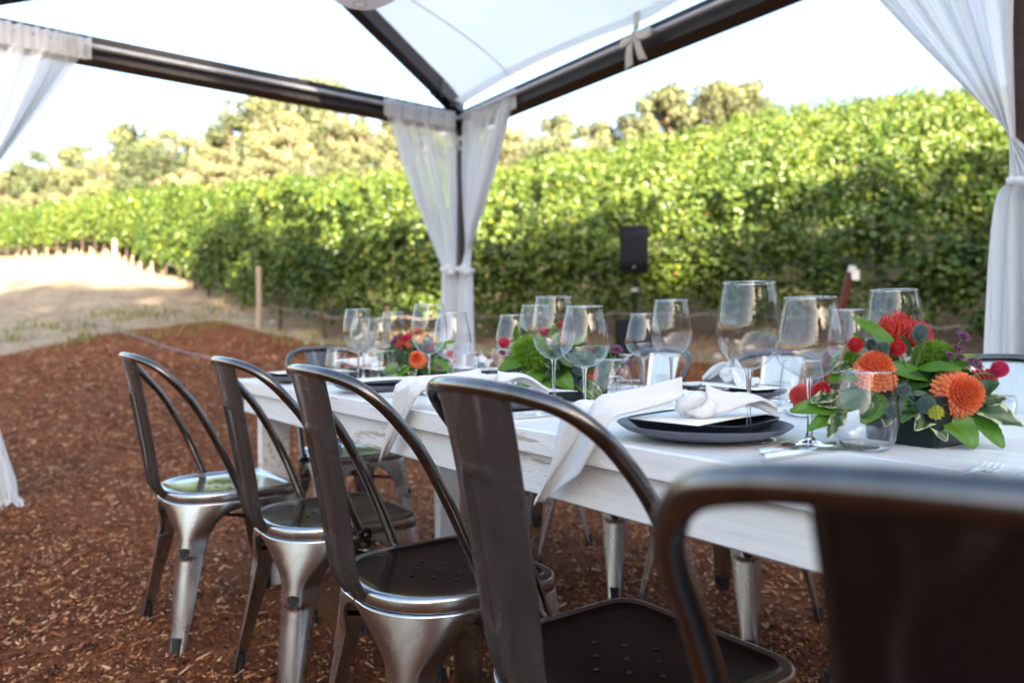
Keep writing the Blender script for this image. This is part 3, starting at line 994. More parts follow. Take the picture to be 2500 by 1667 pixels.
# pines on the crest
for (u, vt, d, kind, w, lab) in (
        (1345, 250, 62, 'pine', .75, 'thin airy pale pine on the crest left of the gap, yellowish'),
        (1440, 268, 60, 'pine', .85, 'low dark pine on the crest beside the pale airy one'),
        (1625, 183, 58, 'pine', .95, 'rounded pine on the crest, left one of the big cluster'),
        (1565, 260, 56, 'pine', .7, 'small dark pine at the left foot of the big crest cluster'),
        (1748, 166, 58, 'pine', .85, 'tallest middle pine of the big crest cluster'),
        (1850, 170, 59, 'pine', .9, 'broad pine at the right end of the big crest cluster'),
        (1690, 232, 61, 'pine', .8, 'low pine filling the middle of the big crest cluster'),
        (1795, 200, 60, 'pine', .9, 'dark pine tucked behind the right half of the crest cluster'),
        (1500, 305, 60, 'tall', .8, 'tiny dark conifer on the crest left of the big pines'),
        (2190, 212, 56, 'oak', 1.2, 'small dark bush tree poking over the crest at the right'),
        (2120, 228, 56, 'oak', .8, 'tiny tree tip over the crest, left of the bush tree')):
    X = (u - 1250) / 1830 * d; zt = CAM_H + (815 - vt) / 1830 * d; h = zt - hz(X, d)
    put_tree(kind, X, d, max(h, 2.5), lab, wide=w * (.98 if kind == 'pine' else 1))

# tall trees on the hill behind the camera: they shade the table and the lower slope
for i in range(30):
    q = -4.5 + (i % 15) * 2.9 + rv.uniform(-.6, .6); sp_ = 36 + (i // 15) * 5 + rv.uniform(-1, 1)
    X = q * .937 + sp_ * .349; Y = q * .349 - sp_ * .937
    put_tree('oak', X, Y, float(np.interp(q, [-4, -2, -1, 1, 3, 6, 10, 15, 40], [8.2, 8.2, 6.4, 4.6, 3.9, 4.9, 3.3, 4.6, 6.0])) + rv.uniform(-.5, .7), 'dense dark oak on the hill behind the table', 'oaks on the hill behind the table', wide=1.25)
for i, q in enumerate((-5.4, -7.0, -8.8, -10.4, -12.9, -16)):
    sp_ = 34 + 3 * (i % 2); X = q * .937 + sp_ * .349; Y = q * .349 - sp_ * .937
    put_tree('tall', X, Y, 13.5 - .4 * i, 'tall slender conifer on the hill behind the table', 'conifers on the hill behind the table', wide=.9)
for i in range(6):
    q = -9 - i * 3.4; sp_ = 38 + rv.uniform(-2, 2); X = q * .937 + sp_ * .349; Y = q * .349 - sp_ * .937
    put_tree('oak', X, Y, rv.uniform(4, 6), 'smaller oak lower on the hill behind the table', 'smaller oaks behind the table')

# ------------------------------------------------------------------ pergola
BX, BY = 3.05, 4.90      # inner faces of the two beams, in the turned frame
ZB0, ZB1 = 2.48, 2.62
perg = empty('pergola', (0, 0, 0), PHI)
tag(perg, 'dark stained timber pergola frame over the dining table', 'pergola')
for (x, y, w, m) in ((BX + .045, BY + .045, .09, M_BEAM), (BX + .07, 1.075, .14, M_POSTW), (-.17, BY + .07, .14, M_BEAM)):
    wp = T(x, y); z0 = hz(wp.x, wp.y) - .05
    b = MB(); b.box((0, 0, (ZB0 + z0) / 2), (w, w, ZB0 - z0), None, .006)
    o = b.build('post', m, perg, loc=(x, y, 0))
b = MB(); b.beam((-.3, BY + .07, 2.55), (BX + .14, BY + .07, 2.55), .14, .14, .006); b.build('far_beam', M_BEAM, perg)
b = MB(); b.beam((BX + .07, BY - .002, 2.55), (BX + .07, -3.2, 2.55), .14, .14, .006); b.build('side_beam', M_BEAM, perg)
APX = Vector((1.49, 4.12, 3.10))
for (cx, nm) in ((BX + .03, 'hip_rafter'), (-.14, 'hip_rafter')):
    b = MB(); b.beam((cx, BY + .05, 2.66), APX, .085, .13, .005); b.build(nm, M_BEAM, perg)
b = MB(); b.beam((1.49, 4.14, 3.12), (1.49, -3.2, 3.12), .085, .15, .005); b.build('ridge_beam', M_BEAM, perg)
for (a, c, nm) in (((-.02, BY - .045, 2.545), (BX + .01, BY - .045, 2.545), 'curtain_rod'), ((BX - .045, BY - .01, 2.545), (BX - .045, -3.0, 2.545), 'curtain_rod')):
    b = MB(); b.tube([a, c], .0145, 12); b.build(nm, M_ALU, perg)
# bracket plate with bolts at the corner
br_dir = (APX - Vector((BX + .03, BY + .05, 2.66))).normalized()
b = MB(); c0 = Vector((BX + .03, BY + .05, 2.66)) + br_dir * .20
b.beam(c0 - br_dir * .17, c0 + br_dir * .15, .098, .136, .004)
bk = b.build('corner_bracket', M_DARKSTEEL, perg)
b = MB()
s_ = br_dir.cross(Vector((0, 0, 1))).normalized(); u_ = s_.cross(br_dir)
for k, (t, q) in enumerate(((-.10, .03), (-.04, -.03), (.04, .03), (.10, -.03), (.12, .03))):
    for sg in (-1, 1):
        p = c0 + br_dir * t + u_ * q + s_ * (.0495 * sg); b.ball(p, .008, 8, 6)
    p = c0 + br_dir * t + s_ * q - u_ * .069; b.ball(p, .008, 8, 6)
b.build('bolt_heads', M_ALU, bk)
b = MB(); b.box((BX + .07, BY - .006, 2.50), (.13, .008, .2), None, .002); b.box((BX - .006, BY + .05, 2.50), (.008, .1, .2), None, .002)
b.build('corner_bracket', M_DARKSTEEL, perg)

# ------------------------------------------------------------------ canopy
def canopy():
    rt = empty('canvas_canopy', (0, 0, 0), PHI)
    tag(rt, 'off white canvas canopy panel stretched between the rafter and the side beam', 'canopy')
    C = Vector((BX + .0, BY - .02, 2.735)); A2 = APX + Vector((.03, 0, .04))
    dirb = (A2 - C)
    ties = [4.86, 2.93, .95, -1.1, -3.2]

    def low(yy):   # lower edge: scallops up and inward between the ties
        for i in range(4):
            if ties[i] >= yy >= ties[i + 1]:
                f = (ties[i] - yy) / (ties[i] - ties[i + 1]); s__ = math.sin(PI * f) ** .9
                return Vector((BX - .01 - .035 * s__, yy, 2.655 + .03 * s__))
        return Vector((BX - .01, yy, 2.655))

    def fn(u, v):
        yl = 4.86 - (4.86 + 3.2) * u ** 1.4
        a = low(yl)
        L = dirb.length; tt = u * 3.4
        if tt < 1: top = C + dirb * tt
        else: top = A2 + Vector((0, -(tt - 1) * (A2.y + 3.2) / 2.4, 0))
        p = a.lerp(top, v)
        sag = math.sin(PI * v) * min(1, u * 3)
        p.z -= .045 * sag
        p.z += .006 * math.sin(p.y * 5 + v * 3) * sag
        return p
    b = MB(); b.grid(fn, 90, 26); b.build('panel', M_CANVAS, rt, angle=180)

    def hem(u, v):
        yl = 4.84 - (4.84 + 3.18) * u
        a = low(yl); return a + Vector((-.075 * v * .9, 0, -.004 + .028 * v - .003))
    b = MB(); b.grid(hem, 120, 2); b.build('hem', M_CANVAS, rt, angle=180)
    b = MB(); pts = []
    for k in range(21):
        v = k / 20; p = fn(.17 + .14 * v, v); pts.append(p - Vector((0, 0, .004)))
    b.tube(pts, .0035, 6); b.build('seam', M_TIE, rt)


canopy()


def bow(name, loc, label, s=1.0, strap=True):
    """tape strap round the beam with a tied bow"""
    rt = empty(name, loc, PHI)
    b = MB()
    if strap:
        b.grid(lambda u, v: (-.012 + .006 * math.sin(u * 3), (v - .5) * .035, .02 + .20 * u), 10, 3)
    for sg in (-1, 1):
        def fn(u, v, sg=sg):
            a = u * 2 * PI; r = .052
            return (-.015 + .02 * math.sin(a), sg * (.045 - .045 * math.cos(a)) , .012 * math.sin(a) - .02 * abs(math.sin(a / 2)) + (v - .5) * .036)
        b.grid(fn, 20, 3)
    b.build('loops', M_TIE, rt, solid=.002)
    b = MB()
    for sg in (-1, 1):
        def fn(u, v, sg=sg):
            return (-.02 - .01 * math.sin(u * 4), sg * (.012 + .03 * u) + (v - .5) * (.03 + .02 * u), -.13 * u - .01 * v * sg)
        b.grid(fn, 10, 4)
    b.ball((-.018, 0, 0), .016, 10, 8)
    b.build('tails', M_TIE, rt, solid=.002)
    rt.scale = (s, s, s)
    tag(rt, label, 'bow')
    return rt


bow('fabric_bow', T(BX - .075, 2.93, 2.55), 'cream canvas bow tied round the side beam and curtain rod', 1.25)
bow('fabric_bow', T(BX - .02, BY - .03, 2.40), 'small cream bow at the top of the centre post between the curtains', .8, False)

# lantern
rt = empty('paper_lantern', T(1.372, 3.02, 2.565)); tag(rt, 'round white paper lantern hanging from the ridge, only its bottom in view', 'lantern')
b = MB()
def fn(u, v):
    a = 2 * PI * u; c = PI * (v - .5) * .94; r = .242 * (1 + .003 * math.sin(c * 34)); return (r * math.cos(a) * math.cos(c), r * math.sin(a) * math.cos(c), r * .95 * math.sin(c))
b.grid(fn, 48, 120, True); b.build('shade', M_LANTERN, rt, angle=180)
b = MB(); b.tube([(0, 0, .22), (0, 0, .62)], .003, 6); b.build('cord', M_RUBBER, rt)
b = MB(); b.tube([(.03 * math.cos(a * PI / 10), .03 * math.sin(a * PI / 10), -.229) for a in range(20)], .002, 5, closed=True); b.build('wire_ring', M_ALU, rt)


# ------------------------------------------------------------------ curtains
def curtain(label, top0, top1, tie, foot, spread_dir, w_tie, w_foot, seed, ztop=2.57, ztie=1.39, nf=9, bow_=.02, foot_flare=.5, side=1, mat=None):
    """sheer curtain gathered on a rod from top0 to top1, pulled together at the tie, then hanging to the floor"""
    r = random.Random(seed)
    rt = empty('sheer_curtain', T(tie[0], tie[1], 0), 0)
    base = T(tie[0], tie[1], 0); gz = hz(*T(*foot).xy)
    ph = [r.uniform(0, 6.3) for _ in range(8)]
    sd = Vector((spread_dir[0], spread_dir[1]))
    nrm = Vector((-sd.y, sd.x))
    pull = [r.uniform(.6, 1.4) for _ in range(nf + 2)]
    # uneven gathers on the rod
    ks = [0.0]
    for i in range(14): ks.append(ks[-1] + r.choice((.3, .5, 1.0, 2.2)))
    ks = [k / ks[-1] for k in ks]

    def gather(u):
        f = u * 14; i = min(int(f), 13); return ks[i] + (ks[i + 1] - ks[i]) * (f - i)

    def fn(u, v):
        z = ztop + (gz + .01 - ztop) * v
        g = gather(u)
        tx = top0[0] + (top1[0] - top0[0]) * g; ty = top0[1] + (top1[1] - top0[1]) * g
        vt = (ztop - ztie) / (ztop - gz)
        if v <= vt:
            q = v / vt
            e = q - bow_ * math.sin(PI * q)
            s_ = (u - .5) * w_tie
            px, py = tie[0] + sd.x * s_, tie[1] + sd.y * s_
            k = e if e < 1 else 1
            x = tx + (px - tx) * k; y = ty + (py - ty) * k
            amp = (.006 + .028 * math.sin(PI * min(q * .9 + .05, 1)) ** .8) * (1 - .55 * q) + .004
        else:
            q = (v - vt) / (1 - vt)
            s_ = (u - .5) * (w_tie + (w_foot - w_tie) * (q ** foot_flare))
            cx = tie[0] + (foot[0] - tie[0]) * q ** .7; cy = tie[1] + (foot[1] - tie[1]) * q ** .7
            x = cx + sd.x * s_; y = cy + sd.y * s_
            amp = .022 + .03 * q
        a = 2 * PI * nf * u
        d = amp * (math.sin(a + ph[0] + 1.2 * math.sin(v * 3 + ph[1])) + .5 * math.sin(2.3 * a + ph[2] + v * 2.0) + .25 * math.sin(5.1 * a + ph[3]))
        if v < .035: d = .018 * math.sin(v / .035 * PI) * (1 if int(a) % 2 else -1) * .4 + .010 * math.sin(a * 3)
        x += nrm.x * d; y += nrm.y * d
        if v > .965:
            k = (v - .965) / .035; x -= nrm.x * .10 * k * side; y -= nrm.y * .10 * k * side; z = gz + .012 + .012 * math.sin(a) + (1 - k) * .02
        return T(x, y, z) - base
    b = MB(); b.grid(fn, 150, 96); b.build('drape', mat or M_SHEER, rt, angle=180)

    # header sleeve on the rod: a second layer
    def hd(u, v):
        g = gather(u); x = top0[0] + (top1[0] - top0[0]) * g; y = top0[1] + (top1[1] - top0[1]) * g
        d = -.022 + .01 * math.sin(2 * PI * nf * 3 * u + ph[4]) + .004 * math.sin(70 * u)
        z = ztop + .012 - .125 * v + .004 * math.sin(2 * PI * nf * 2 * u)
        return T(x + nrm.x * d * side, y + nrm.y * d * side, z) - base
    b = MB(); b.grid(hd, 150, 8); b.build('rod_sleeve', M_SHEER2, rt, angle=180)
    # tie: wrapped band and loose knot
    b = MB()
    for k, (rr, zz, hh) in enumerate(((w_tie * .56, ztie, .030),)):
        def tf(u, v, rr=rr, zz=zz, hh=hh, k=k):
            a = 2 * PI * u; w = rr * (1 + .10 * math.sin(3 * a + k) + .05 * math.sin(11 * a)); c = 2 * PI * v
            x = tie[0] + math.cos(a) * (w + .010 * math.cos(c)); y = tie[1] + math.sin(a) * (w * .8 + .010 * math.cos(c))
            return T(x, y, zz + .5 * hh * math.sin(c) + .014 * math.sin(a + k)) - base
        b.grid(tf, 40, 10, True)
    kn = T(tie[0] - .04, tie[1] - .045, ztie) - base
    b.ball(kn, .036, 12, 10, (1, .8, 1.1)); b.ball(kn + Vector((.02, -.01, -.03)), .028, 12, 10)
    b.build('tie', M_NAPKIN, rt, angle=180)
    tag(rt, label, 'curtain', 'sheer white curtains of the pergola')
    return rt


PX, PY = BX + .02, BY + .02
curtain('sheer white curtain left of the centre post, gathered on the far rod', (2.38, BY - .045), (2.975, BY - .045), (2.93, BY - .05), (2.955, BY - .06), (1, 0), .11, .22, 1, nf=8, foot_flare=.8)
curtain('narrower sheer white curtain right of the centre post, gathered on the side rod', (BX - .045, 4.79), (BX - .045, 4.14), (BX - .04, 4.755), (BX - .04, 4.78), (0, 1), .12, .20, 2, nf=8, foot_flare=.8)
curtain('sheer white curtain at the left edge of the photo, swept down and out of frame', (.56, BY - .045), (-.02, BY - .045), (-.07, BY - .04), (-.05, BY - .08), (1, 0), .13, .58, 3, nf=8, foot_flare=1.9, mat=M_SHEER3)
curtain('large sheer white curtain at the right edge, tied beside the near post', (BX - .045, 1.80), (BX - .045, 1.10), (BX - .06, 1.045), (BX - .05, 1.0), (0, 1), .15, .40, 4, nf=5, ztie=1.43, foot_flare=.3, mat=M_SHEER3)

# ------------------------------------------------------------------ dining table
TX0, TX1, TY0, TY1, TZ = .79, 1.74, -.95, 2.845, .745
tbl = empty('farm_table', T((TX0 + TX1) / 2, (TY0 + TY1) / 2), PHI)
tag(tbl, 'long white painted farmhouse dining table with worn edges', 'table')
W, L = TX1 - TX0, TY1 - TY0
b = MB(); nb = 5; gapw = .0025; bw = (W - gapw * (nb - 1)) / nb
for i in range(nb):
    b.box((-W / 2 + bw * (i + .5) + gapw * i, 0, TZ - .022), (bw, L, .044), None, .003)
b.build('tabletop', M_PAINT, tbl)
for (x, y, sx, sy) in ((-W / 2 + .035, 0, .03, L - .12), (W / 2 - .035, 0, .03, L - .12), (0, -L / 2 + .075, W - .102, .03), (0, L / 2 - .075, W - .102, .03)):
    b = MB(); b.box((x, y, TZ - .046 - .036), (sx, sy, .072), None, .003); b.build('apron', M_PAINT, tbl)
for sx in (-1, 1):
    for sy in (-1, 1):
        b = MB()
        def leg(z, k): return (sx * (W / 2 - .108), sy * (L / 2 - .125))
        hw0, hw1, hy = .052, .044, .026
        vs_ = []
        for (z, hw, hyy) in ((TZ - .047, hw0, hy), (0.0 - .03, hw1, hy * .9)):
            for (a, c) in ((-1, -1), (1, -1), (1, 1), (-1, 1)):
                vs_.append((sx * (W / 2 - .108) + a * hw, sy * (L / 2 - .125) + c * hyy, z))
        b.add(vs_, [(0, 1, 2, 3), (7, 6, 5, 4), (0, 4, 5, 1), (1, 5, 6, 2), (2, 6, 7, 3), (3, 7, 4, 0)])
        b.build('leg', M_PAINT, tbl, smooth=False)

# ------------------------------------------------------------------ cafe chairs
HW, DR, DF = .182, -.18, .18
RR, RF = .150, .050


def perimeter(n=96, off=0.0):
    pts = []
    for (cx, cy, r, a0) in ((HW - RR, DR + RR, RR, -90), (HW - RF, DF - RF, RF, 0), (-HW + RF, DF - RF, RF, 90), (-HW + RR, DR + RR, RR, 180)):
        m = 12
        for k in range(m + 1):
            a = R(a0 + 90 * k / m); pts.append(Vector((cx + (r + off) * math.cos(a), cy + (r + off) * math.sin(a), 0)))
    return pts


def make_chair():
    rt = empty('metal_chair')
    # seat shell
    b = MB(); P = perimeter(); n = len(P); c = Vector((0, 0, 0))
    prof = [(.0001, .4395, 0), (.35, .4395, 0), (.62, .4398, 0), (.80, .4408, 0), (.865, .4425, 0), (.90, .4465, 0), (.935, .4495, 0), (.968, .4488, 0), (.99, .4455, 0), (1.0, .4405, 0), (1.0, .424, 0), (.995, .4205, 0), (.985, .4195, 0)]
    vs_ = []
    for (k, z, _) in prof:
        for p in P: vs_.append((p.x * k, p.y * k, z - .004 * (1 - min(1, abs(p.x * k) / HW)) * k * (k < .8)))
    fs = []
    for j in range(len(prof) - 1):
        for i in range(n):
            i2 = (i + 1) % n; fs.append((j * n + i, j * n + i2, (j + 1) * n + i2, (j + 1) * n + i))
    b.add(vs_, fs); n_shell = len(b.f)
    for (x, y) in ((0, 0), (-.035, .03), (.035, .03), (-.035, -.03), (.035, -.03), (0, .06), (0, -.06), (-.07, 0), (.07, 0)):
        b.lathe([(.0001, .4402), (.0042, .4402), (.0048, .4394)], 10, Matrix.Translation((x, y, 0)))
    seat = b.build('seat', M_SEAT, rt, angle=60); seat.data.materials.append(M_HOLE); seat.data.materials.append(M_STEEL)
    for q in range(n_shell, len(seat.data.polygons)): seat.data.polygons[q].material_index = 1
    for q in range(5 * n, n_shell): seat.data.polygons[q].material_index = 2
    # legs: pressed sheet, folded round each corner and flowing into the arch of its neighbours
    for (sx, sy, rc) in ((1, 1, RF), (-1, 1, RF), (1, -1, RR), (-1, -1, RR)):
        rear = sy < 0
        arc = rc * PI / 4
        full_side = .158 if rear else .158
        full_end = .149 if rear else .171
        diag = Vector((sx, sy, 0)).normalized()
        Mtop = Vector((sx * (HW - rc), sy * (.18 - rc), 0)) + diag * rc
        ztop, zc = .4195, .300

        def sheet(u, v, side_sign=0):
            # v: 0 top .. 1 bottom, u -1..1 (u>0 along the side, u<0 along the end)
            z = ztop * (1 - v) + .004 * v
            full = full_side if u > 0 else full_end
            wl0 = .060
            if z > zc:
                wl = wl0 + .012 * (z - zc) / (ztop - zc)
                q = (z - zc) / (ztop - .012 - zc)
                op = (full - wl) * math.sqrt(max(0, 1 - min(q, 1) ** 2)) if q < 1 else 0
                w = full - op
            else:
                w = .025 + (wl0 - .025) * (z / zc) ** 1.0
            s_ = abs(u) * w
            qq = min(1, (ztop - z) / .115); qq = qq * qq * (3 - 2 * qq); r_ = rc + (.028 - rc) * qq
            splay = .078 * ((ztop - z) / ztop)
            Mz = Mtop + diag * splay
            cen = Mz - diag * r_
            al = r_ * PI / 4
            # direction along the side (toward y centre) and along the end (toward x centre)
            if s_ <= al:
                da = s_ / r_
                base_a = math.atan2(diag.y, diag.x)
                sgn = 1 if u > 0 else -1
                # rotate toward the x axis for the side, toward the y axis for the end
                rot = (-1 if sx * sy > 0 else 1) * sgn * da
                a = base_a + rot
                p = cen + Vector((math.cos(a), math.sin(a), 0)) * r_
            else:
                ex = s_ - al
                if u > 0: p = cen + Vector((sx * r_, 0, 0)) + Vector((0, -sy * ex, 0))
                else: p = cen + Vector((0, sy * r_, 0)) + Vector((-sx * ex, 0, 0))
            # pressed channel and the oval hole above it
            inn = 0
            band = math.exp(-(s_ / (.62 * max(w, .02) if z < zc else .020)) ** 4)
            if z < .272: inn += .0045 * band * min(1, (.272 - z) / .008) * min(1, z / .05 + .2)
            ho = max(0, 1 - (s_ / .0155) ** 2 - ((z - .287) / .017) ** 2)
            inn += 0 * ho
            p = p - diag * inn
            return (p.x, p.y, z)

        b = MB(); nu, nv = 36, 84
        b.grid(lambda u, v: sheet(u * 2 - 1, v ** 1.0), nu, nv)
        lg = b.build('leg', M_STEEL, rt, angle=50, solid=.0032)
        hz_ = .288; hp_ = Vector(sheet(.0, (ztop - hz_) / (ztop - .004))); bb = MB()
        tang = Vector((-diag.y, diag.x, 0)); up_ = (Vector(sheet(.0, (ztop - hz_ - .02) / (ztop - .004))) - hp_).normalized() * -1
        ring_ = [hp_ + diag * .0018 + tang * (.0145 * math.cos(a)) + up_ * ((.016 if math.sin(a) > 0 else .009) * math.sin(a)) for a in [2 * PI * i / 24 for i in range(24)]]
        bb.add(ring_ + [q - diag * .012 for q in ring_], [tuple(range(24))] + [(i, (i + 1) % 24, 24 + (i + 1) % 24, 24 + i) for i in range(24)]); bb.build('hole', M_HOLE, lg, smooth=False)
        ft = Mtop + diag * .078 - diag * .010
        b = MB(); b.tube([(ft.x - diag.x * .007, ft.y - diag.y * .007, .055), (ft.x, ft.y, .0)], [.016, .0145], 10); b.build('rubber_foot', M_RUBBER, lg)
    # cross brace below the seat
    b = MB(); k = .135
    for sx in (-1, 1):
        b.tube([(sx * .16, .15, .335), (0, 0, .345), (-sx * .15, -.13, .335)], .0055, 8)
    b.build('cross_brace', M_DARKSTEEL, rt)
    # hoop
    half = [(.186, .012, .418), (.186, -.008, .455), (.184, -.040, .53), (.181, -.085, .625), (.181, -.135, .712), (.179, -.180, .768), (.168, -.213, .804), (.144, -.241, .829), (.105, -.263, .842), (.058, -.277, .848), (0, -.283, .850)]
    pts = [Vector(p) for p in half] + [Vector((-p[0], p[1], p[2])) for p in half[-2::-1]]
    b = MB(); b.tube(smooth_path(pts, 5), .0108, 14); hp = b.build('back_hoop', M_TUBE, rt)
    for sx in (-1, 1):
        b = MB(); b.box((sx * .1935, .012, .424), (.012, .034, .026), None, .004); b.ball((sx * .2005, .012, .424), .007, 10, 6)
        b.build('hoop_bolt', M_DARKSTEEL, hp)
    # splat
    sp = smooth_path([(0, -.281, .846), (0, -.262, .77), (0, -.240, .66), (0, -.222, .56), (0, -.212, .495), (0, -.203, .462), (0, -.186, .436), (0, -.180, .424)], 9)
    N = len(sp)

    def sf(u, v):
        f = v * (N - 1); i = min(int(f), N - 2); p = sp[i].lerp(sp[i + 1], f - i); t_ = (sp[i + 1] - sp[i]).normalized()
        nn = Vector((0, t_.z, -t_.y)); nn = nn if nn.y < 0 else -nn      # rearward normal
        hw = (.080 - .030 * min(1, v / .9) ** .9)
        x = (u * 2 - 1)
        d = .010 * (1 - x * x) - .004
        e = abs(x)
        if e > .90: d -= .007 * (e - .90) / .1
        # pressed panel: rounded top at v=.19, sides at 45% of the width
        px = e / .50; pv = (v - .175) / .05
        inside = 1.0
        if pv < 1: q = max(0, 1 - (1 - pv) ** 2) if pv > 0 else 0; lim = .62 + .38 * math.sqrt(q) if pv > 0 else 0
        else: lim = 1
        rim = math.exp(-((px - lim) / .12) ** 2) if pv > .0 else 0
        if 0 < pv < .35 and px < lim: rim = max(rim, 1 - abs(pv - .15) / .2)
        d += .0038 * max(0, rim) * (1 if v < .93 else 0)
        if pv > .2 and px < lim: d -= .0028
        q_ = p + nn * d
        return (x * hw, q_.y, q_.z)
    b = MB(); b.grid(sf, 56, 110); b.build('back_splat', M_GUN, rt, angle=70, solid=.0025)
    return rt


chair0 = make_chair()
first = [True]


def place_chair(x, y, heading, label, group, lean=0.0):
    """heading: direction the sitter faces in the turned frame, in degrees"""
    o = chair0 if first[0] else copy_tree(chair0)
    first[0] = False
    p = T(x, y); o.location = (p.x, p.y, max(0, hz(p.x, p.y)) - .004)
    o.rotation_euler = (0, lean, PHI + R(heading) - PI / 2)
    tag(o, label, 'chair', group)
    return o


NEAR = 'metal chairs along the near side of the table'
FAR = 'metal chairs along the far side of the table'
place_chair(.650, 2.46, 2, 'brushed metal chair farthest from the camera, leftmost of the near row', NEAR)
place_chair(.772, 1.89, 0, 'brushed metal chair second from the left in the near row, reflective seat', NEAR)
ch_c = place_chair(.765, 1.31, -1, 'dark seated metal chair in the middle of the near row, third from the left', NEAR)
ch_d = place_chair(.78, .79, 0, 'metal chair with scratched brown backrest under the hanging napkin', NEAR)
ch_e = place_chair(.589, .215, 20, 'very large blurred dark metal chair back nearest the camera at bottom right', NEAR)
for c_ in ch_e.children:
    if c_.name.startswith('back_splat'): c_.data = c_.data.copy(); c_.data.materials[0] = M_GUNSHADED
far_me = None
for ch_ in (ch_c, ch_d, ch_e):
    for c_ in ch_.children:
        if c_.name.startswith('seat'): c_.data = c_.data.copy(); c_.data.materials[0] = M_SEATSHADED
place_chair(1.245, 2.86, -90, 'metal chair at the head of the table, facing the camera', None)
place_chair(1.985, 2.61, 180, 'metal chair on the far side, farthest along, mostly behind the small centrepiece', FAR)
place_chair(1.985, 2.07, 180, 'metal far side chair with a pale backrest, right below the loudspeaker pole', FAR)
place_chair(1.985, 1.53, 181, 'metal chair on the far side seen through the two big wine glasses', FAR)
place_chair(1.985, .86, 180, 'metal chair on the far side behind the large centrepiece at the right edge', FAR)

for o_ in list(COL.objects):
    if o_.get('group') == FAR:
        for c_ in o_.children:
            if c_.name.startswith('back_splat'):
                if far_me is None: far_me = c_.data.copy(); far_me.materials[0] = M_SKYSHEEN
                c_.data = far_me

# ------------------------------------------------------------------ loudspeaker on its pole and bass box
sd_ = 10.2
def spk():
    c = at(1548, 610, sd_); gz = hz(c.x, c.y)
    rt = empty('loudspeaker', (c.x, c.y, c.z - .31), R(-10))
    b = MB(); h = .62
    b.add([(-.19, -.17, 0), (.19, -.17, 0), (.14, .17, 0), (-.14, .17, 0), (-.19, -.17, h), (.19, -.17, h), (.14, .17, h), (-.14, .17, h)],
          [(3, 2, 1, 0), (4, 5, 6, 7), (0, 1, 5, 4), (1, 2, 6, 5), (2, 3, 7, 6), (3, 0, 4, 7)])
    b.build('cabinet', M_SPK, rt, smooth=False)
    b = MB(); b.grid(lambda u, v: ((u - .5) * .355, -.176 - .012 * (1 - (2 * u - 1) ** 2), .02 + v * (h - .04)), 16, 4); b.build('grille', M_GRILLE, rt, solid=.004)
    b = MB(); b.box((0, -.192, .06), (.022, .004, .010)); b.build('badge', M_ALU, rt)
    tag(rt, 'black loudspeaker on a pole in front of the vines', 'speaker')
    rt2 = empty('speaker_pole', (c.x, c.y, gz + .5)); zt = c.z - .31 - gz - .5
    b = MB(); b.tube([(0, 0, 0), (0, 0, zt * .62)], .021, 10); b.tube([(0, 0, zt * .55), (0, 0, zt)], .016, 10); b.build('tube', M_SPK, rt2)
    b = MB(); b.tube([(0, 0, zt * .60), (0, 0, zt * .66)], .028, 10); b.ball((.035, -.02, zt * .63), .018, 8, 6); b.build('clamp', M_ALU, rt2)
    tag(rt2, 'thin black pole holding up the loudspeaker', 'pole')
    rt3 = empty('bass_speaker', (c.x, c.y, gz), R(-10))
    b = MB(); b.box((0, 0, .25), (.5, .55, .5), None, .012); b.build('cabinet', M_SPK, rt3)
    b = MB(); b.box((0, -.279, .25), (.46, .01, .46), None, .003); b.build('grille', M_GRILLE, rt3)
    tag(rt3, 'black bass speaker box standing on the ground below the speaker pole', 'speaker')


spk()

# ------------------------------------------------------------------ glassware
def arc_prof(pts, n=6):
    return [(p.x, p.y) for p in smooth_path([(a, c, 0) for a, c in pts], n)]


def make_wine(kind):
    rt = empty('wine_glass')
    if kind == 'bordeaux':
        H, zb = .244, .108
        bowl = [(.006, zb), (.020, zb + .006), (.036, zb + .021), (.046, zb + .041), (.0495, zb + .060), (.0485, zb + .080), (.0455, zb + .103), (.0415, zb + .124), (.0395, H)]
    else:
        H, zb = .218, .098
        bowl = [(.006, zb), (.022, zb + .006), (.040, zb + .020), (.0490, zb + .038), (.0500, zb + .050), (.0475, zb + .068), (.0430, zb + .088), (.0385, zb + .106), (.0365, H)]
    pr = arc_prof(bowl)
    b = MB(); b.lathe(pr, 56); b.build('bowl', M_GLASS, rt, angle=180)
    b = MB(); rr = bowl[-1][0]
    b.tube([(rr * math.cos(2 * PI * k / 48), rr * math.sin(2 * PI * k / 48), H) for k in range(48)], .00095, 6, closed=True); b.build('rim', M_SOLIDGLASS, rt)
    b = MB(); b.lathe(arc_prof([(.0062, zb + .002), (.0045, zb - .010), (.0036, zb - .025), (.0034, .05), (.0042, .022), (.008, .010), (.02, .0052)], 5), 24, cap0=True, cap1=True)
    b.build('stem', M_SOLIDGLASS, rt, angle=180)
    b = MB(); b.lathe([(.0001, .0075), (.012, .0062), (.028, .0040), (.041, .0022), (.0415, .0012), (.041, .0002), (.0001, .0002)], 48); b.build('foot', M_SOLIDGLASS, rt, angle=60)
    return rt


def make_tumbler():
    rt = empty('stemless_glass')
    outer = arc_prof([(.0265, .0), (.034, .006), (.0415, .022), (.0442, .040), (.0432, .060), (.0395, .085), (.0352, .111)])
    b = MB(); b.lathe(outer, 56); b.build('wall', M_GLASS, rt, angle=180)
    b = MB(); b.tube([(.0352 * math.cos(2 * PI * k / 48), .0352 * math.sin(2 * PI * k / 48), .111) for k in range(48)], .00095, 6, closed=True); b.build('rim', M_SOLIDGLASS, rt)
    b = MB(); b.lathe([(.0001, .0005), (.0262, .0005), (.033, .006), (.036, .0105), (.030, .0085), (.018, .0068), (.0001, .0062)], 48); b.build('thick_base', M_SOLIDGLASS, rt, angle=60)
    return rt


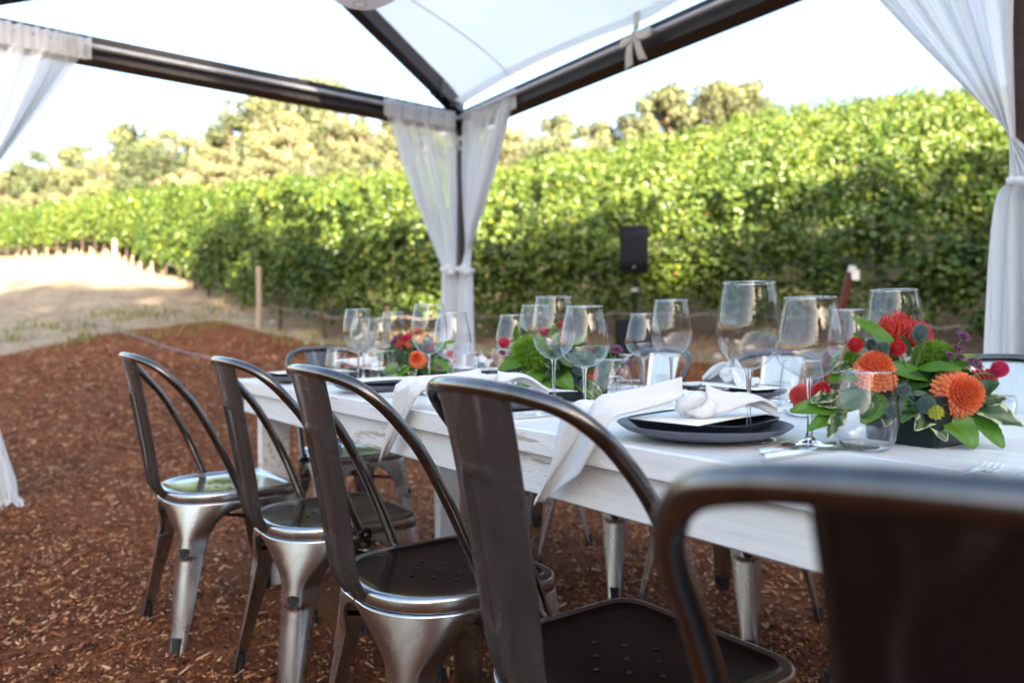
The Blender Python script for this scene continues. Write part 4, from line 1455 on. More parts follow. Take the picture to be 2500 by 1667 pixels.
def make_votive():
    rt = empty('votive_candle')
    b = MB(); b.lathe([(.024, .0), (.0255, .002), (.0262, .030), (.0270, .062)], 40); b.build('glass_cup', M_GLASS, rt, angle=60)
    b = MB(); b.tube([(.027 * math.cos(2 * PI * k / 40), .027 * math.sin(2 * PI * k / 40), .062) for k in range(40)], .0009, 6, closed=True); b.lathe([(.0001, .0003), (.024, .0003), (.0248, .006), (.0001, .006)], 32); b.build('rim', M_SOLIDGLASS, rt)
    b = MB(); b.lathe([(.0001, .0065), (.0240, .0065), (.0245, .034), (.0225, .036), (.0001, .0345)], 32); b.build('wax', M_CANDLE, rt, angle=60)
    b = MB(); b.tube([(0, 0, .033), (.001, 0, .041)], .0009, 6); b.build('wick', M_RUBBER, rt)
    return rt


PROTO = {'bordeaux': make_wine('bordeaux'), 'burgundy': make_wine('burgundy'), 'tumbler': make_tumbler(), 'votive': make_votive()}
used = set()


def put(kind, u, d, label, group=None, cat=None):
    o = PROTO[kind] if kind not in used else copy_tree(PROTO[kind]); used.add(kind)
    p = at(u, 0, d); o.location = (p.x, p.y, TZ + .0005); o.rotation_euler = (0, 0, random.uniform(0, 6))
    tag(o, label, cat or {'bordeaux': 'wine glass', 'burgundy': 'wine glass', 'tumbler': 'glass', 'votive': 'candle'}[kind],
        {'bordeaux': 'tall wine glasses on the table', 'burgundy': 'rounder wine glasses on the table', 'tumbler': 'stemless water glasses on the table', 'votive': 'small votive candles on the table'}[kind])
    return o


put('bordeaux', 1828, 1.17, 'tallest and widest wine glass, behind the knotted napkin on the nearest plate')
put('burgundy', 1977, 1.106, 'round bowled wine glass just left of the large centrepiece, beside the tallest one')
put('tumbler', 2112, 1.067, 'stemless glass standing right in front of the large centrepiece')
put('bordeaux', 1352, 1.62, 'tall wine glass in front of the middle centrepiece')
put('burgundy', 1427, 1.46, 'round wine glass in front of the middle centrepiece, pink bloom seen through it')
put('tumbler', 1494, 1.56, 'stemless glass with a candle behind it, right of the middle centrepiece')
put('burgundy', 1572, 2.02, 'smaller round wine glass below the speaker pole, overlapped by a taller one')
put('bordeaux', 1639, 1.78, 'tall wine glass right of the speaker pole, before the pale chair back')
put('bordeaux', 1047, 2.03, 'tall wine glass in front of the smallest centrepiece, left of the curtain')
put('burgundy', 1103, 1.91, 'round wine glass in front of the curtain at the centre post')
put('bordeaux', 875, 2.42, 'leftmost tall wine glass on the table')
put('burgundy', 888, 2.66, 'round wine glass inside the outline of the leftmost tall one')
put('burgundy', 926, 2.58, 'round wine glass just left of the smallest centrepiece')
put('bordeaux', 961, 2.74, 'far tall wine glass behind the smallest centrepiece')
put('burgundy', 1252, 2.13, 'round wine glass left behind the middle centrepiece')
put('bordeaux', 1308, 2.10, 'tall wine glass half hidden behind the one before the middle centrepiece')
put('burgundy', 2074, 1.66, 'far round wine glass whose rim shows left above the large centrepiece')
put('bordeaux', 2181, 1.36, 'tall wine glass behind the top of the large centrepiece')
put('tumbler', 824, 2.72, 'leftmost stemless glass, by the head of the table')
put('tumbler', 937, 2.36, 'stemless glass at the left of the smallest centrepiece')
put('tumbler', 1136, 2.14, 'stemless glass right of the smallest centrepiece')
put('tumbler', 1226, 2.60, 'far stemless glass left of the middle centrepiece')
put('tumbler', 1958, 1.50, 'stemless glass on the far side behind the left of the large centrepiece')
put('tumbler', 1530, 1.93, 'stemless glass behind the candle, right of the middle centrepiece')
put('votive', 1744, 1.42, 'votive candle behind the knotted napkin, nearest of the candles')
put('votive', 1681, 1.53, 'votive candle between the speaker side glass and the nearest candle')
put('votive', 1533, 1.66, 'votive candle seen through the stemless glass by the middle centrepiece')
put('votive', 1138, 2.25, 'votive candle beside the smallest centrepiece')

# ------------------------------------------------------------------ plates, menus, napkins, cutlery
def make_plate():
    b = MB(); b.lathe([(.0001, .004), (.078, .004), (.10, .007), (.122, .014), (.1345, .0225), (.1355, .0240), (.1345, .0245), (.128, .0210), (.112, .0140), (.095, .0100), (.0001, .0095)], 72)
    b.lathe([(.0001, .0), (.07, .0), (.074, .002), (.078, .0045)], 48)
    return b.build('dinner_plate', M_PLATE, angle=50)


def make_salad():
    b = MB()
    def ring(k, z):
        return [(k * .10 * math.copysign(abs(math.cos(a)) ** .42, math.cos(a)), k * .10 * math.copysign(abs(math.sin(a)) ** .42, math.sin(a)), z) for a in [2 * PI * i / 72 for i in range(72)]]
    pr = [(.001, .002), (.72, .002), (.84, .005), (1.0, .0205), (1.008, .0215), (.99, .022), (.95, .017), (.80, .0065), (.001, .0055)]
    vs_ = [p for k, z in pr for p in ring(k, z)]; n = 72
    fs = [(j * n + i, j * n + (i + 1) % n, (j + 1) * n + (i + 1) % n, (j + 1) * n + i) for j in range(len(pr) - 1) for i in range(n)]
    b.add(vs_, fs)
    return b.build('salad_plate', M_PLATE2, angle=50)


def make_menu():
    b = MB(); b.grid(lambda u, v: ((u - .5) * .28, (v - .5) * .125, .0 + .003 * math.sin(u * PI)), 12, 4)
    return b.build('menu_card', M_PAPER, smooth=True, solid=.0012)


def make_napkin(seed, hang=0.0, edge=.12, rot=0.0, px=.9, py=0.0):
    """linen napkin tied in a loose knot; local +x runs toward the table's middle; the -x tail may hang over the edge"""
    r = random.Random(seed); rt = empty('linen_napkin'); b = MB()

    def lump(c, R0, r0, tilt, k):
        tilt_m = Matrix.Rotation(tilt[0], 4, 'X') @ Matrix.Rotation(tilt[1], 4, 'Y')
        def fn(u, v):
            a = 2 * PI * u; q = 2 * PI * v; w = r0 * (1 + .16 * math.sin(2 * a + k) + .07 * math.sin(5 * q + 3 * a + k))
            p = tilt_m @ Vector(((R0 + w * math.cos(q)) * math.cos(a), (R0 + w * math.cos(q)) * math.sin(a) * .85, w * math.sin(q) * 1.05))
            n_ = -abs(mnoise.noise(p * 48 + Vector((k, 0, 0)))) * .007 + mnoise.noise(p * 120) * .0012
            return (c[0] + p.x + n_, c[1] + p.y, c[2] + p.z + n_)
        b.grid(fn, 40, 18, True)
    kp = []; kr = []
    for i in range(72):
        t = 2 * PI * i / 72; q = 2 + math.cos(3 * t + .4)
        kp.append((.0085 * q * math.cos(2 * t), .0078 * q * math.sin(2 * t), .024 + .011 * math.sin(3 * t + .4))); kr.append(.0105 + .0022 * math.sin(5 * t + seed))
    n0 = len(b.v); b.tube(kp, kr, 20, closed=True)
    for i in range(n0, len(b.v)):
        p = Vector(b.v[i]); w_ = abs(mnoise.noise(p * 70 + Vector((seed, 0, 0)))) * .006; c_ = Vector((0, 0, .026)); b.v[i] = (p - (p - c_).normalized() * w_)[:]
    lump((.0, 0, .024), .014, .012, (.35, .5), seed)
    b.build('knot', M_NAPKIN, rt, angle=180)

    def tail(sg, length, hang_, wid, k):
        bb = MB()
        def fn(u, v):
            s_ = v; w = .024 + (wid - .024) * min(1, s_ * 1.5) ** .8
            tip = 1 - max(0, s_ - .62) / .38 * .97
            x = sg * (.018 + s_ * length); z = .026 * (1 - s_) ** 1.3 + .012 + .008 * math.sin(s_ * 5 + k)
            across = (u - .5) * w * tip
            fold = .010 * (1 - .4 * s_) * math.sin(u * 9 + k + s_ * 3) + .004 * math.sin(u * 21 + k + s_ * 5)
            y = across + (.3 * k % .02) * s_
            zz = z + fold + .012 * (1 - s_) * (1 - (2 * u - 1) ** 2)
            if hang_ > 0:
                cr, sr = math.cos(rot), math.sin(rot)
                xt = px + cr * x - sr * y; yt = py + sr * x + cr * y
                over = (TX0 + .004) - xt
                if over > 0:
                    rb = .012
                    if over < rb * PI / 2: a = over / rb; xt = TX0 + .004 - rb * math.sin(a); zz -= rb * (1 - math.cos(a))
                    else: dn = over - rb * PI / 2; xt = TX0 + .004 - rb - .006 - .009 * math.sin(u * 9 + dn * 30) - .03 * dn; zz = zz - rb - dn * 1.15; zz -= .012 * (1 - math.cos(2 * (u - .5)))
                x = cr * (xt - px) + sr * (yt - py); y = -sr * (xt - px) + cr * (yt - py)
            return (x, y, zz)
        bb.grid(fn, 30, 46)
        bb.build('tail', M_NAPKIN, rt, angle=180, solid=.0012)
    tail(-1, length=(.13 if hang <= 0 else edge + hang * 1.3), hang_=hang, wid=.082, k=seed)
    tail(1, .11, 0, .062, seed + 1.3)
    return rt


def make_fork():
    b = MB()
    b.tube([(-.095, 0, .004), (-.05, 0, .004), (0, 0, .006), (.028, 0, .009), (.040, 0, .0085)], [.0048, .0036, .0026, .0028, .0044], 8)
    b.grid(lambda u, v: (.036 + .022 * v, (u - .5) * (.010 + .015 * math.sin(min(1, v * 1.2) * PI / 2)), .0085 - .003 * math.sin(v * 2)), 6, 6)
    for k in range(4):
        y = (k - 1.5) * .0068
        b.tube([(.055, y, .006), (.075, y * 1.03, .0052), (.097, y * .98, .0105)], [.0018, .0016, .0009], 6)
    return b.build('fork', M_SILVER)


def make_knife():
    b = MB()
    b.tube([(-.11, 0, .005), (-.06, 0, .005), (-.01, 0, .0045), (.005, 0, .0042)], [.0058, .0062, .0045, .0035], 8)
    b.add([(0, -.004, .0035), (.09, -.0085, .0025), (.115, .002, .0025), (.09, .006, .0025), (0, .004, .0035),
           (0, -.004, .0052), (.09, -.008, .0030), (.115, .002, .0030), (.09, .006, .0040), (0, .004, .0052)],
          [(4, 3, 2, 1, 0), (5, 6, 7, 8, 9), (0, 1, 6, 5), (1, 2, 7, 6), (2, 3, 8, 7), (3, 4, 9, 8)])
    return b.build('table_knife', M_SILVER)


TP = {'plate': make_plate(), 'salad': make_salad(), 'menu': make_menu(), 'fork': make_fork(), 'knife': make_knife()}
TU = set()


def lay(kind, x, y, z, rot, label, cat, group):
    if kind in TU: o = TP[kind].copy(); COL.objects.link(o)
    else: o = TP[kind]; TU.add(kind)
    p = T(x, y, z); o.location = p; o.rotation_euler = (0, 0, PHI + R(rot)); tag(o, label, cat, group); return o


# (x, y, heading, words that place it, napkin?, napkin hangs, cutlery set)
SET = [
    (.942, .785, 0, 'nearest place setting in the foreground', 'hang', True, 'nk'),
    (.955, 1.36, 0, 'place setting behind the scratched chair back', 'hang', True, 'nk'),
    (.951, 1.95, 0, 'place setting behind the middle near chair', None, True, 'k'),
    (.93, 2.50, 0, 'leftmost place setting at the table corner', None, True, 'k'),
    (1.575, 1.22, 180, 'far side place setting behind the tallest wine glass', 'knot', True, 'f'),
    (1.58, 1.80, 180, 'far side place setting behind the middle centrepiece', 'knot', True, 'f'),
    (1.58, 2.38, 180, 'far side place setting just right of the curtain foot', 'knot', True, None),
    (1.25, 2.63, -90, 'place setting at the head of the table', 'knot', True, None),
]
napk = None
for i, (x, y, hd, where, nap, menu, cut) in enumerate(SET):
    fx, fy = math.cos(R(hd)), math.sin(R(hd)); rx, ry = fy, -fx     # forward and right of the sitter
    lay('plate', x, y, TZ + .0005, hd, 'blue grey dinner plate of the ' + where, 'plate', 'blue grey dinner plates')
    lay('salad', x, y, TZ + .0115, hd + (8 if i else 14), 'dark square salad plate, ' + where, 'plate', 'dark square salad plates')
    lay('menu', x + fx * .03, y + fy * .03, TZ + .0345, hd + (0 if i else 6) + (90 if i in (4, 5, 6) else 0), 'white menu card lying across the ' + where, 'menu', 'white menu cards')
    if nap:
        nr = R(-38) if nap == 'hang' else R(hd + 62); nx_, ny_ = (x - .045, y - .02) if nap == 'hang' else (x, y)
        o = make_napkin(3 + i, .145 if nap == 'hang' else 0.0, edge=(nx_ - TX0) / math.cos(nr) if nap == 'hang' else .3, rot=nr, px=nx_, py=ny_)
        p = T(nx_, ny_, TZ + .034); o.location = p; o.rotation_euler = (0, 0, PHI + nr)
        tag(o, ('knotted linen napkin hanging over the edge, ' if nap == 'hang' else 'knotted linen napkin, ') + where, 'napkin', 'white linen napkins')
    if cut:
        if 'k' in cut:
            lay('knife', x + fx * .02 + rx * .165, y + fy * .02 + ry * .165, TZ + .0005, hd + 1, 'silver knife nearest the plate of the ' + where, 'knife', 'silver table knives')
            lay('knife', x + fx * .0 + rx * .192, y + fy * .0 + ry * .192, TZ + .0005, hd - 2, 'outer silver knife of the ' + where, 'knife', 'silver table knives')
        if 'f' in cut:
            lay('fork', x + fx * .03 - rx * .165, y + fy * .03 - ry * .165, TZ + .0005, hd, 'silver fork nearest the plate of the ' + where, 'fork', 'silver forks')
            lay('fork', x + fx * .01 - rx * .19, y + fy * .01 - ry * .19, TZ + .0005, hd + 2, 'outer silver fork of the ' + where, 'fork', 'silver forks')
for k in range(3):
    lay('fork', .90 + .01 * k, .385 - .045 * k, TZ + .0005, 2 - 2 * k, ['leftmost', 'middle', 'rightmost'][k] + ' silver fork of the three at the bottom right, behind the blurred chair', 'fork', 'silver forks')
lay('fork', 1.60, .72, TZ + .0005, 178, 'silver fork at the right edge beyond the large centrepiece', 'fork', 'silver forks')

# ------------------------------------------------------------------ flowers
def petal_mat(name, base, tip, rough=.5):
    m = bpy.data.materials.new(name); m.use_nodes = True; nt = m.node_tree; nt.nodes.clear()
    out = nt.nodes.new('ShaderNodeOutputMaterial'); p = nt.nodes.new('ShaderNodeBsdfPrincipled'); t = nt.nodes.new('ShaderNodeBsdfTranslucent'); mx = nt.nodes.new('ShaderNodeMixShader'); mx.inputs[0].default_value = .3
    a = nt.nodes.new('ShaderNodeAttribute'); a.attribute_name = 'tint'; sp = nt.nodes.new('ShaderNodeSeparateColor'); nt.links.new(a.outputs['Color'], sp.inputs[0])
    c = mixc(nt, sp.outputs['Red'], base, tip)
    nt.links.new(c, p.inputs['Base Color']); nt.links.new(c, t.inputs[0]); p.inputs['Roughness'].default_value = rough
    nt.links.new(p.outputs[0], mx.inputs[1]); nt.links.new(t.outputs[0], mx.inputs[2]); nt.links.new(mx.outputs[0], out.inputs[0])
    return m


M_DAHLIA = petal_mat('dahlia_petal', (.78, .075, .035), (.85, .30, .10))
M_CORAL = petal_mat('coral_petal', (.72, .07, .07), (.80, .22, .16))
M_PROTEA = petal_mat('protea_style', (.85, .12, .02), (.62, .02, .06))
M_AMAR = petal_mat('amaranth_bract', (.42, .004, .012), (.70, .03, .04))
M_MAGENTA = petal_mat('magenta_bract', (.50, .01, .07), (.75, .06, .16))
M_PURPLE = petal_mat('purple_floret', (.06, .008, .03), (.30, .10, .20))
M_THISTLE = petal_mat('thistle_head', (.05, .10, .09), (.22, .30, .27))
M_THBRACT = petal_mat('thistle_bract', (.07, .11, .13), (.14, .19, .24))
M_TRICK = petal_mat('green_trick_tuft', (.10, .24, .012), (.26, .44, .04))
M_BUD = petal_mat('yellow_green_bud', (.26, .30, .02), (.60, .58, .05))
M_LEAFB = petal_mat('salal_leaf', (.065, .19, .014), (.13, .30, .03), .35)
M_LEAFD = petal_mat('dark_leaf', (.018, .06, .012), (.04, .12, .02), .35)
M_LEAFV = petal_mat('variegated_leaf', (.035, .095, .03), (.62, .66, .42), .45)
M_STEM = simple('green_stem', (.09, .16, .06), .5)


class FB(MB):
    """mesh builder with one tint value per vertex"""
    def __init__(self): super().__init__(); self.t = []
    def addt(self, vs_, fs, ts, M=None): self.add(vs_, fs, M); self.t += list(ts)
    def gridt(self, fn, tf, nu, nv, M=None, closed=False):
        n0 = len(self.v); self.grid(fn, nu, nv, closed, M); w = nu if closed else nu + 1
        self.t += [tf(i / nu, j / nv) for j in range(nv + 1) for i in range(w)]
    def buildt(self, name, mat, parent, **k):
        o = self.build(name, mat, parent, **k); me = o.data; ca = me.attributes.new('tint', 'FLOAT_COLOR', 'POINT')
        t = (self.t + [0] * len(me.vertices))[:len(me.vertices)]
        ca.data.foreach_set('color', np.repeat(np.array(t, dtype=np.float32), 4)); return o


def aim(c, d, roll=0):
    d = Vector(d).normalized(); q = d.to_track_quat('Z', 'Y')
    return Matrix.Translation(Vector(c)) @ q.to_matrix().to_4x4() @ Matrix.Rotation(roll, 4, 'Z')


def dahlia(par, c, d, rad, mat, name='dahlia', rings=13, seed=0):
    r = random.Random(seed); b = FB(); M0 = aim(c, d)
    for k in range(rings):
        q = k / (rings - 1)            # 0 centre .. 1 outside
        el = R(86 - 104 * q)           # angle above the disc plane
        n = int(8 + 20 * q); base_r = rad * (.05 + .62 * q); ln = rad * (.16 + .25 * q ** .7); wd = rad * (.12 + .19 * q)
        cz = rad * (.62 * math.cos(q * 1.75) - .05)
        for i in range(n):
            a = 2 * PI * (i + .5 * (k % 2)) / n + r.uniform(-.05, .05); e = el + r.uniform(-.08, .08)
            out = Vector((math.cos(a), math.sin(a), 0)); side = Vector((-math.sin(a), math.cos(a), 0)); dr = out * math.cos(e) + Vector((0, 0, math.sin(e))); nn = dr.cross(side) * -1
            p0 = out * base_r * .80 + Vector((0, 0, cz))
            def fn(u, v):
                x = u * 2 - 1; w = wd * min(1, .5 + 1.1 * v) * (math.sqrt(max(0, 1 - ((v - .58) / .43) ** 2)) if v > .58 else 1)
                cup = (x * x) * wd * .55 * (1 - .5 * v)
                lift = -.25 * ln * v * v if q < .6 else .12 * ln * v * v
                return p0 + dr * ln * v * (1 - .18 * x * x) + side * x * w * .5 + nn * (cup + lift)
            tv = .25 + .25 * r.random()
            b.gridt(fn, lambda u, v: min(1, tv * .6 + .65 * v ** 1.5 * (.6 + .4 * q)), 4, 4, M0)
    b.ball(M0 @ Vector((0, 0, rad * .05)), rad * .5, 14, 10); b.t += [0.1] * (len(b.v) - len(b.t))
    return b.buildt(name, mat, par, angle=180)


def spikeball(par, c, d, rad, mat, name, n=420, spike=.16, wd=.05, sc=(1, 1, 1), seed=0, full=True, tipt=1.0):
    r = random.Random(seed); b = FB(); M0 = aim(c, d)
    b.ball((0, 0, 0), rad * .9, 16, 12, sc, M0); b.t += [0.0] * (len(b.v) - len(b.t))
    for i in range(n):
        z = 1 - 2 * (i + .5) / n
        if not full and z < -.35: continue
        a = i * 2.39996; q = math.sqrt(1 - z * z); dr = Vector((q * math.cos(a) * sc[0], q * math.sin(a) * sc[1], z * sc[2])); n_ = Vector((q * math.cos(a), q * math.sin(a), z)).normalized()
        s_ = n_.cross(Vector((0, 0, 1)) if abs(n_.z) < .9 else Vector((1, 0, 0))).normalized(); t_ = n_.cross(s_)
        p = dr * rad * .88; l = rad * spike * r.uniform(.8, 1.25) * 1.4; w = rad * wd
        tip = p + n_ * l + s_ * r.uniform(-.3, .3) * l
        b.addt([p + s_ * w, p - s_ * w * .5 + t_ * w * .87, p - s_ * w * .5 - t_ * w * .87, tip], [(0, 1, 3), (1, 2, 3), (2, 0, 3)], [.2, .2, .2, tipt], M0)
    return b.buildt(name, mat, par, smooth=False)


def tuft(par, c, d, rad, mat, name, n=1500, seed=0, sc=(1, 1, .8), wd=.0006, wav=.3, core=.62, t0=.1):
    r = random.Random(seed); b = FB(); M0 = aim(c, d)
    b.ball((0, 0, 0), rad * core, 16, 12, sc, M0); b.t += [0.0] * (len(b.v) - len(b.t))
    for i in range(n):
        z = r.uniform(-.55, 1); a = r.uniform(0, 6.283); q = math.sqrt(1 - z * z); nn = Vector((q * math.cos(a), q * math.sin(a), z)); s_ = nn.orthogonal().normalized(); s_.rotate(Matrix.Rotation(r.uniform(0, 6.28), 3, nn))
        p0 = Vector((nn.x * sc[0], nn.y * sc[1], nn.z * sc[2])) * rad * core * .95; l = rad * (1.0 - core) * r.uniform(.75, 1.15)
        p1 = p0 + nn * l * .55 + s_ * l * wav * .3; p2 = p0 + nn * l + s_ * l * wav * r.uniform(-1, 1.5); w = s_.cross(nn) * wd * r.uniform(.7, 1.3)
        tt = r.uniform(0, .35)
        b.addt([p0 - w, p0 + w, p1 + w * .8, p1 - w * .8, p2], [(0, 1, 2, 3), (3, 2, 4)], [t0, t0, .4 + tt, .4 + tt, .65 + tt], M0)
    return b.buildt(name, mat, par, smooth=False)


def protea(par, c, d, rad, seed=0):
    r = random.Random(seed); b = FB(); M0 = aim(c, d)
    b.ball((0, 0, 0), rad * .4, 14, 10, (1, 1, .8), M0); b.t += [0.2] * (len(b.v) - len(b.t))
    for i in range(190):
        z = r.uniform(-.3, 1); a = r.uniform(0, 6.283); q = math.sqrt(1 - z * z); nn = Vector((q * math.cos(a), q * math.sin(a), z)); up = Vector((0, 0, 1))
        side = nn.cross(up).normalized() if nn.cross(up).length > .1 else Vector((1, 0, 0))
        l = rad * r.uniform(.85, 1.2); p0 = nn * rad * .3
        p1 = p0 + nn * l * .4; p2 = p1 + (nn * .5 + up * .6).normalized() * l * .3; p3 = p2 + (up * .9 - nn * .25 + side * r.uniform(-.5, .5)).normalized() * l * .24
        n0 = len(b.v); b.tube([M0 @ p0, M0 @ p1, M0 @ p2, M0 @ p3], [.0009, .0009, .0007, .0010], 4)
        k = len(b.v) - n0; b.t += [0, 0, 0, 0, .15, .15, .15, .15, .4, .4, .4, .4, 1, 1, 1, 1][:k]
    return b.buildt('pincushion_protea', M_PROTEA, par, angle=180)


def leafobj(par, c, d, ln, wd, mat, name='leaf', curl=.25, up=None, vari=False, seed=0, fold=.16):
    """broad pointed leaf from base point c along direction d"""
    r = random.Random(seed); b = FB(); d = Vector(d).normalized(); upv = Vector(up or (0, -.25, 1)); s_ = d.cross(upv).normalized(); nn = s_.cross(d); k0 = r.uniform(0, 6)
    def fn(u, v):
        x = u * 2 - 1; w = wd * .5 * (math.sin(PI * min(1, v * .93 + .03) ** .82) ** .85) * (1 + .03 * math.sin(v * 40 + k0))
        z = fold * abs(x) * w * 2 - curl * ln * v * v + (.03 * wd * math.sin(v * 9 + k0 + 2 * x))
        if vari: z += .05 * wd * math.sin(v * 14 + 4 * x + k0) * abs(x)
        return Vector(c) + d * ln * v + s_ * x * w + nn * z
    def tf(u, v):
        x = abs(u * 2 - 1)
        if vari: return 1.0 if x > .78 + .16 * math.sin(v * 23 + k0) + .08 * math.sin(v * 57) or v > .97 else .25 * (math.sin(v * 11 + u * 7 + k0) > .3)
        ve = .75 if x < .05 else (.35 * max(0, math.sin((v - x * .28) * 44)) ** 6)
        return min(1, .25 + .35 * math.sin(k0) ** 2 + ve * .5)
    b.gridt(fn, tf, 16, 22); return b.buildt(name, mat, par, angle=180, solid=.0004)


def astrantia(par, c, d, rad, seed=0):
    r = random.Random(seed); b = FB(); M0 = aim(c, d)
    for i in range(14):
        a = 2 * PI * i / 14 + r.uniform(-.1, .1); o = Vector((math.cos(a), math.sin(a), .25)); s_ = Vector((-math.sin(a), math.cos(a), 0)); l = rad
        b.addt([o * rad * .15, o * l * .6 + s_ * rad * .17, o * l, o * l * .6 - s_ * rad * .17], [(0, 1, 2, 3)], [.1, .35, .8, .35], M0)
    for i in range(46):
        z = r.uniform(.1, 1); a = r.uniform(0, 6.283); q = math.sqrt(1 - z * z); n_ = Vector((q * math.cos(a), q * math.sin(a), z)); p = n_ * rad * .62
        b.tube([M0 @ (n_ * .1 * rad), M0 @ p], [.0004, .0003], 3); b.ball(M0 @ p, rad * .075, 5, 4); b.t += [.25] * (len(b.v) - len(b.t) - 30) ; b.t += [.95] * (len(b.v) - len(b.t))
    return b.buildt('astrantia', M_PURPLE, par, angle=180)


def thistle(par, c, d, rad, seed=0, stem_to=None):
    o = spikeball(par, c, d, rad, M_THISTLE, 'sea_holly', n=230, spike=.22, wd=.10, sc=(.86, .86, 1.15), seed=seed)
    r = random.Random(seed); b = FB(); M0 = aim(Vector(c), d)
    for i in range(13):
        a = 2 * PI * i / 13 + r.uniform(-.15, .15); oo = Vector((math.cos(a), math.sin(a), r.uniform(-.25, .45))); s_ = Vector((-math.sin(a), math.cos(a), 0)); l = rad * r.uniform(1.7, 2.6); w = rad * .10; z0 = Vector((0, 0, -rad * .95))
        b.addt([z0 + oo * rad * .3 - s_ * w, z0 + oo * rad * .3 + s_ * w, z0 + oo * l * .6 + s_ * w * .7, z0 + oo * l * .6 - s_ * w * .7, z0 + oo * l + Vector((0, 0, .2 * l))], [(0, 1, 2, 3), (3, 2, 4)], [.1, .1, .5, .5, 1], M0)
        for k in (-1, 1):
            q = z0 + oo * l * .5; b.addt([q - oo * w, q + oo * w, q + oo * l * .25 + s_ * k * l * .16], [(0, 1, 2)], [.3, .3, .9], M0)
    b.buildt('bracts', M_THBRACT, o, smooth=False)
    if stem_to is not None:
        bb = MB(); bb.tube(smooth_path([stem_to, (Vector(stem_to) + Vector(c)) / 2 + Vector((.004, 0, 0)), Vector(c) - Vector(d).normalized() * rad * .9], 4), .0022, 7); bb.build('stem', M_STEM, o)
    return o


def stem(par, a, c, r=.0013):
    b = MB(); a = Vector(a); c = Vector(c); b.tube(smooth_path([a, a.lerp(c, .5) + Vector((0, 0, .01)), c], 4), r, 6); b.build('stem', M_STEM, par)


def vase(par, size, h):
    b = MB(); vs_ = []; pr = [(.86, 0), (.92, .004), (1.0, h - .004), (1.0, h), (.93, h), (.90, h - .02)]
    for (k, z) in pr:
        q = size / 2 * k; e = q * .12
        for (x, y) in ((-q + e, -q), (q - e, -q), (q, -q + e), (q, q - e), (q - e, q), (-q + e, q), (-q, q - e), (-q, -q + e)): vs_.append((x, y, z))
    fs = [(j * 8 + i, j * 8 + (i + 1) % 8, (j + 1) * 8 + (i + 1) % 8, (j + 1) * 8 + i) for j in range(len(pr) - 1) for i in range(8)]
    fs.append(tuple(range(8))[::-1]); fs.append(tuple(40 + i for i in range(8)))
    b.add(vs_, fs); o = b.build('vase', M_VASE, par, smooth=False); return o


def filler(par, cen, rx, ry, rz, n, seed, zmin=.02):
    """loose dark inner foliage so that no gap shows the table through the middle"""
    r = np.random.default_rng(seed); D = norm(r.normal(size=(n, 3))); D[:, 2] = np.abs(D[:, 2]) * .9 - .1
    P = np.array(cen) + D * np.array([rx, ry, rz]) * r.uniform(.55, 1.0, n)[:, None]; P[:, 2] = np.maximum(P[:, 2], zmin)
    C = np.repeat(r.uniform(0, 1, n)[:, None], 3, 1)
    V, F, CC = leaves_arrays(P, D + r.normal(0, .5, (n, 3)), .016 * r.uniform(.7, 1.5, n), C, 1.7, .12, r)
    np_mesh('small_leaves', V, F, M_LEAFD, parent=par, col=CC)


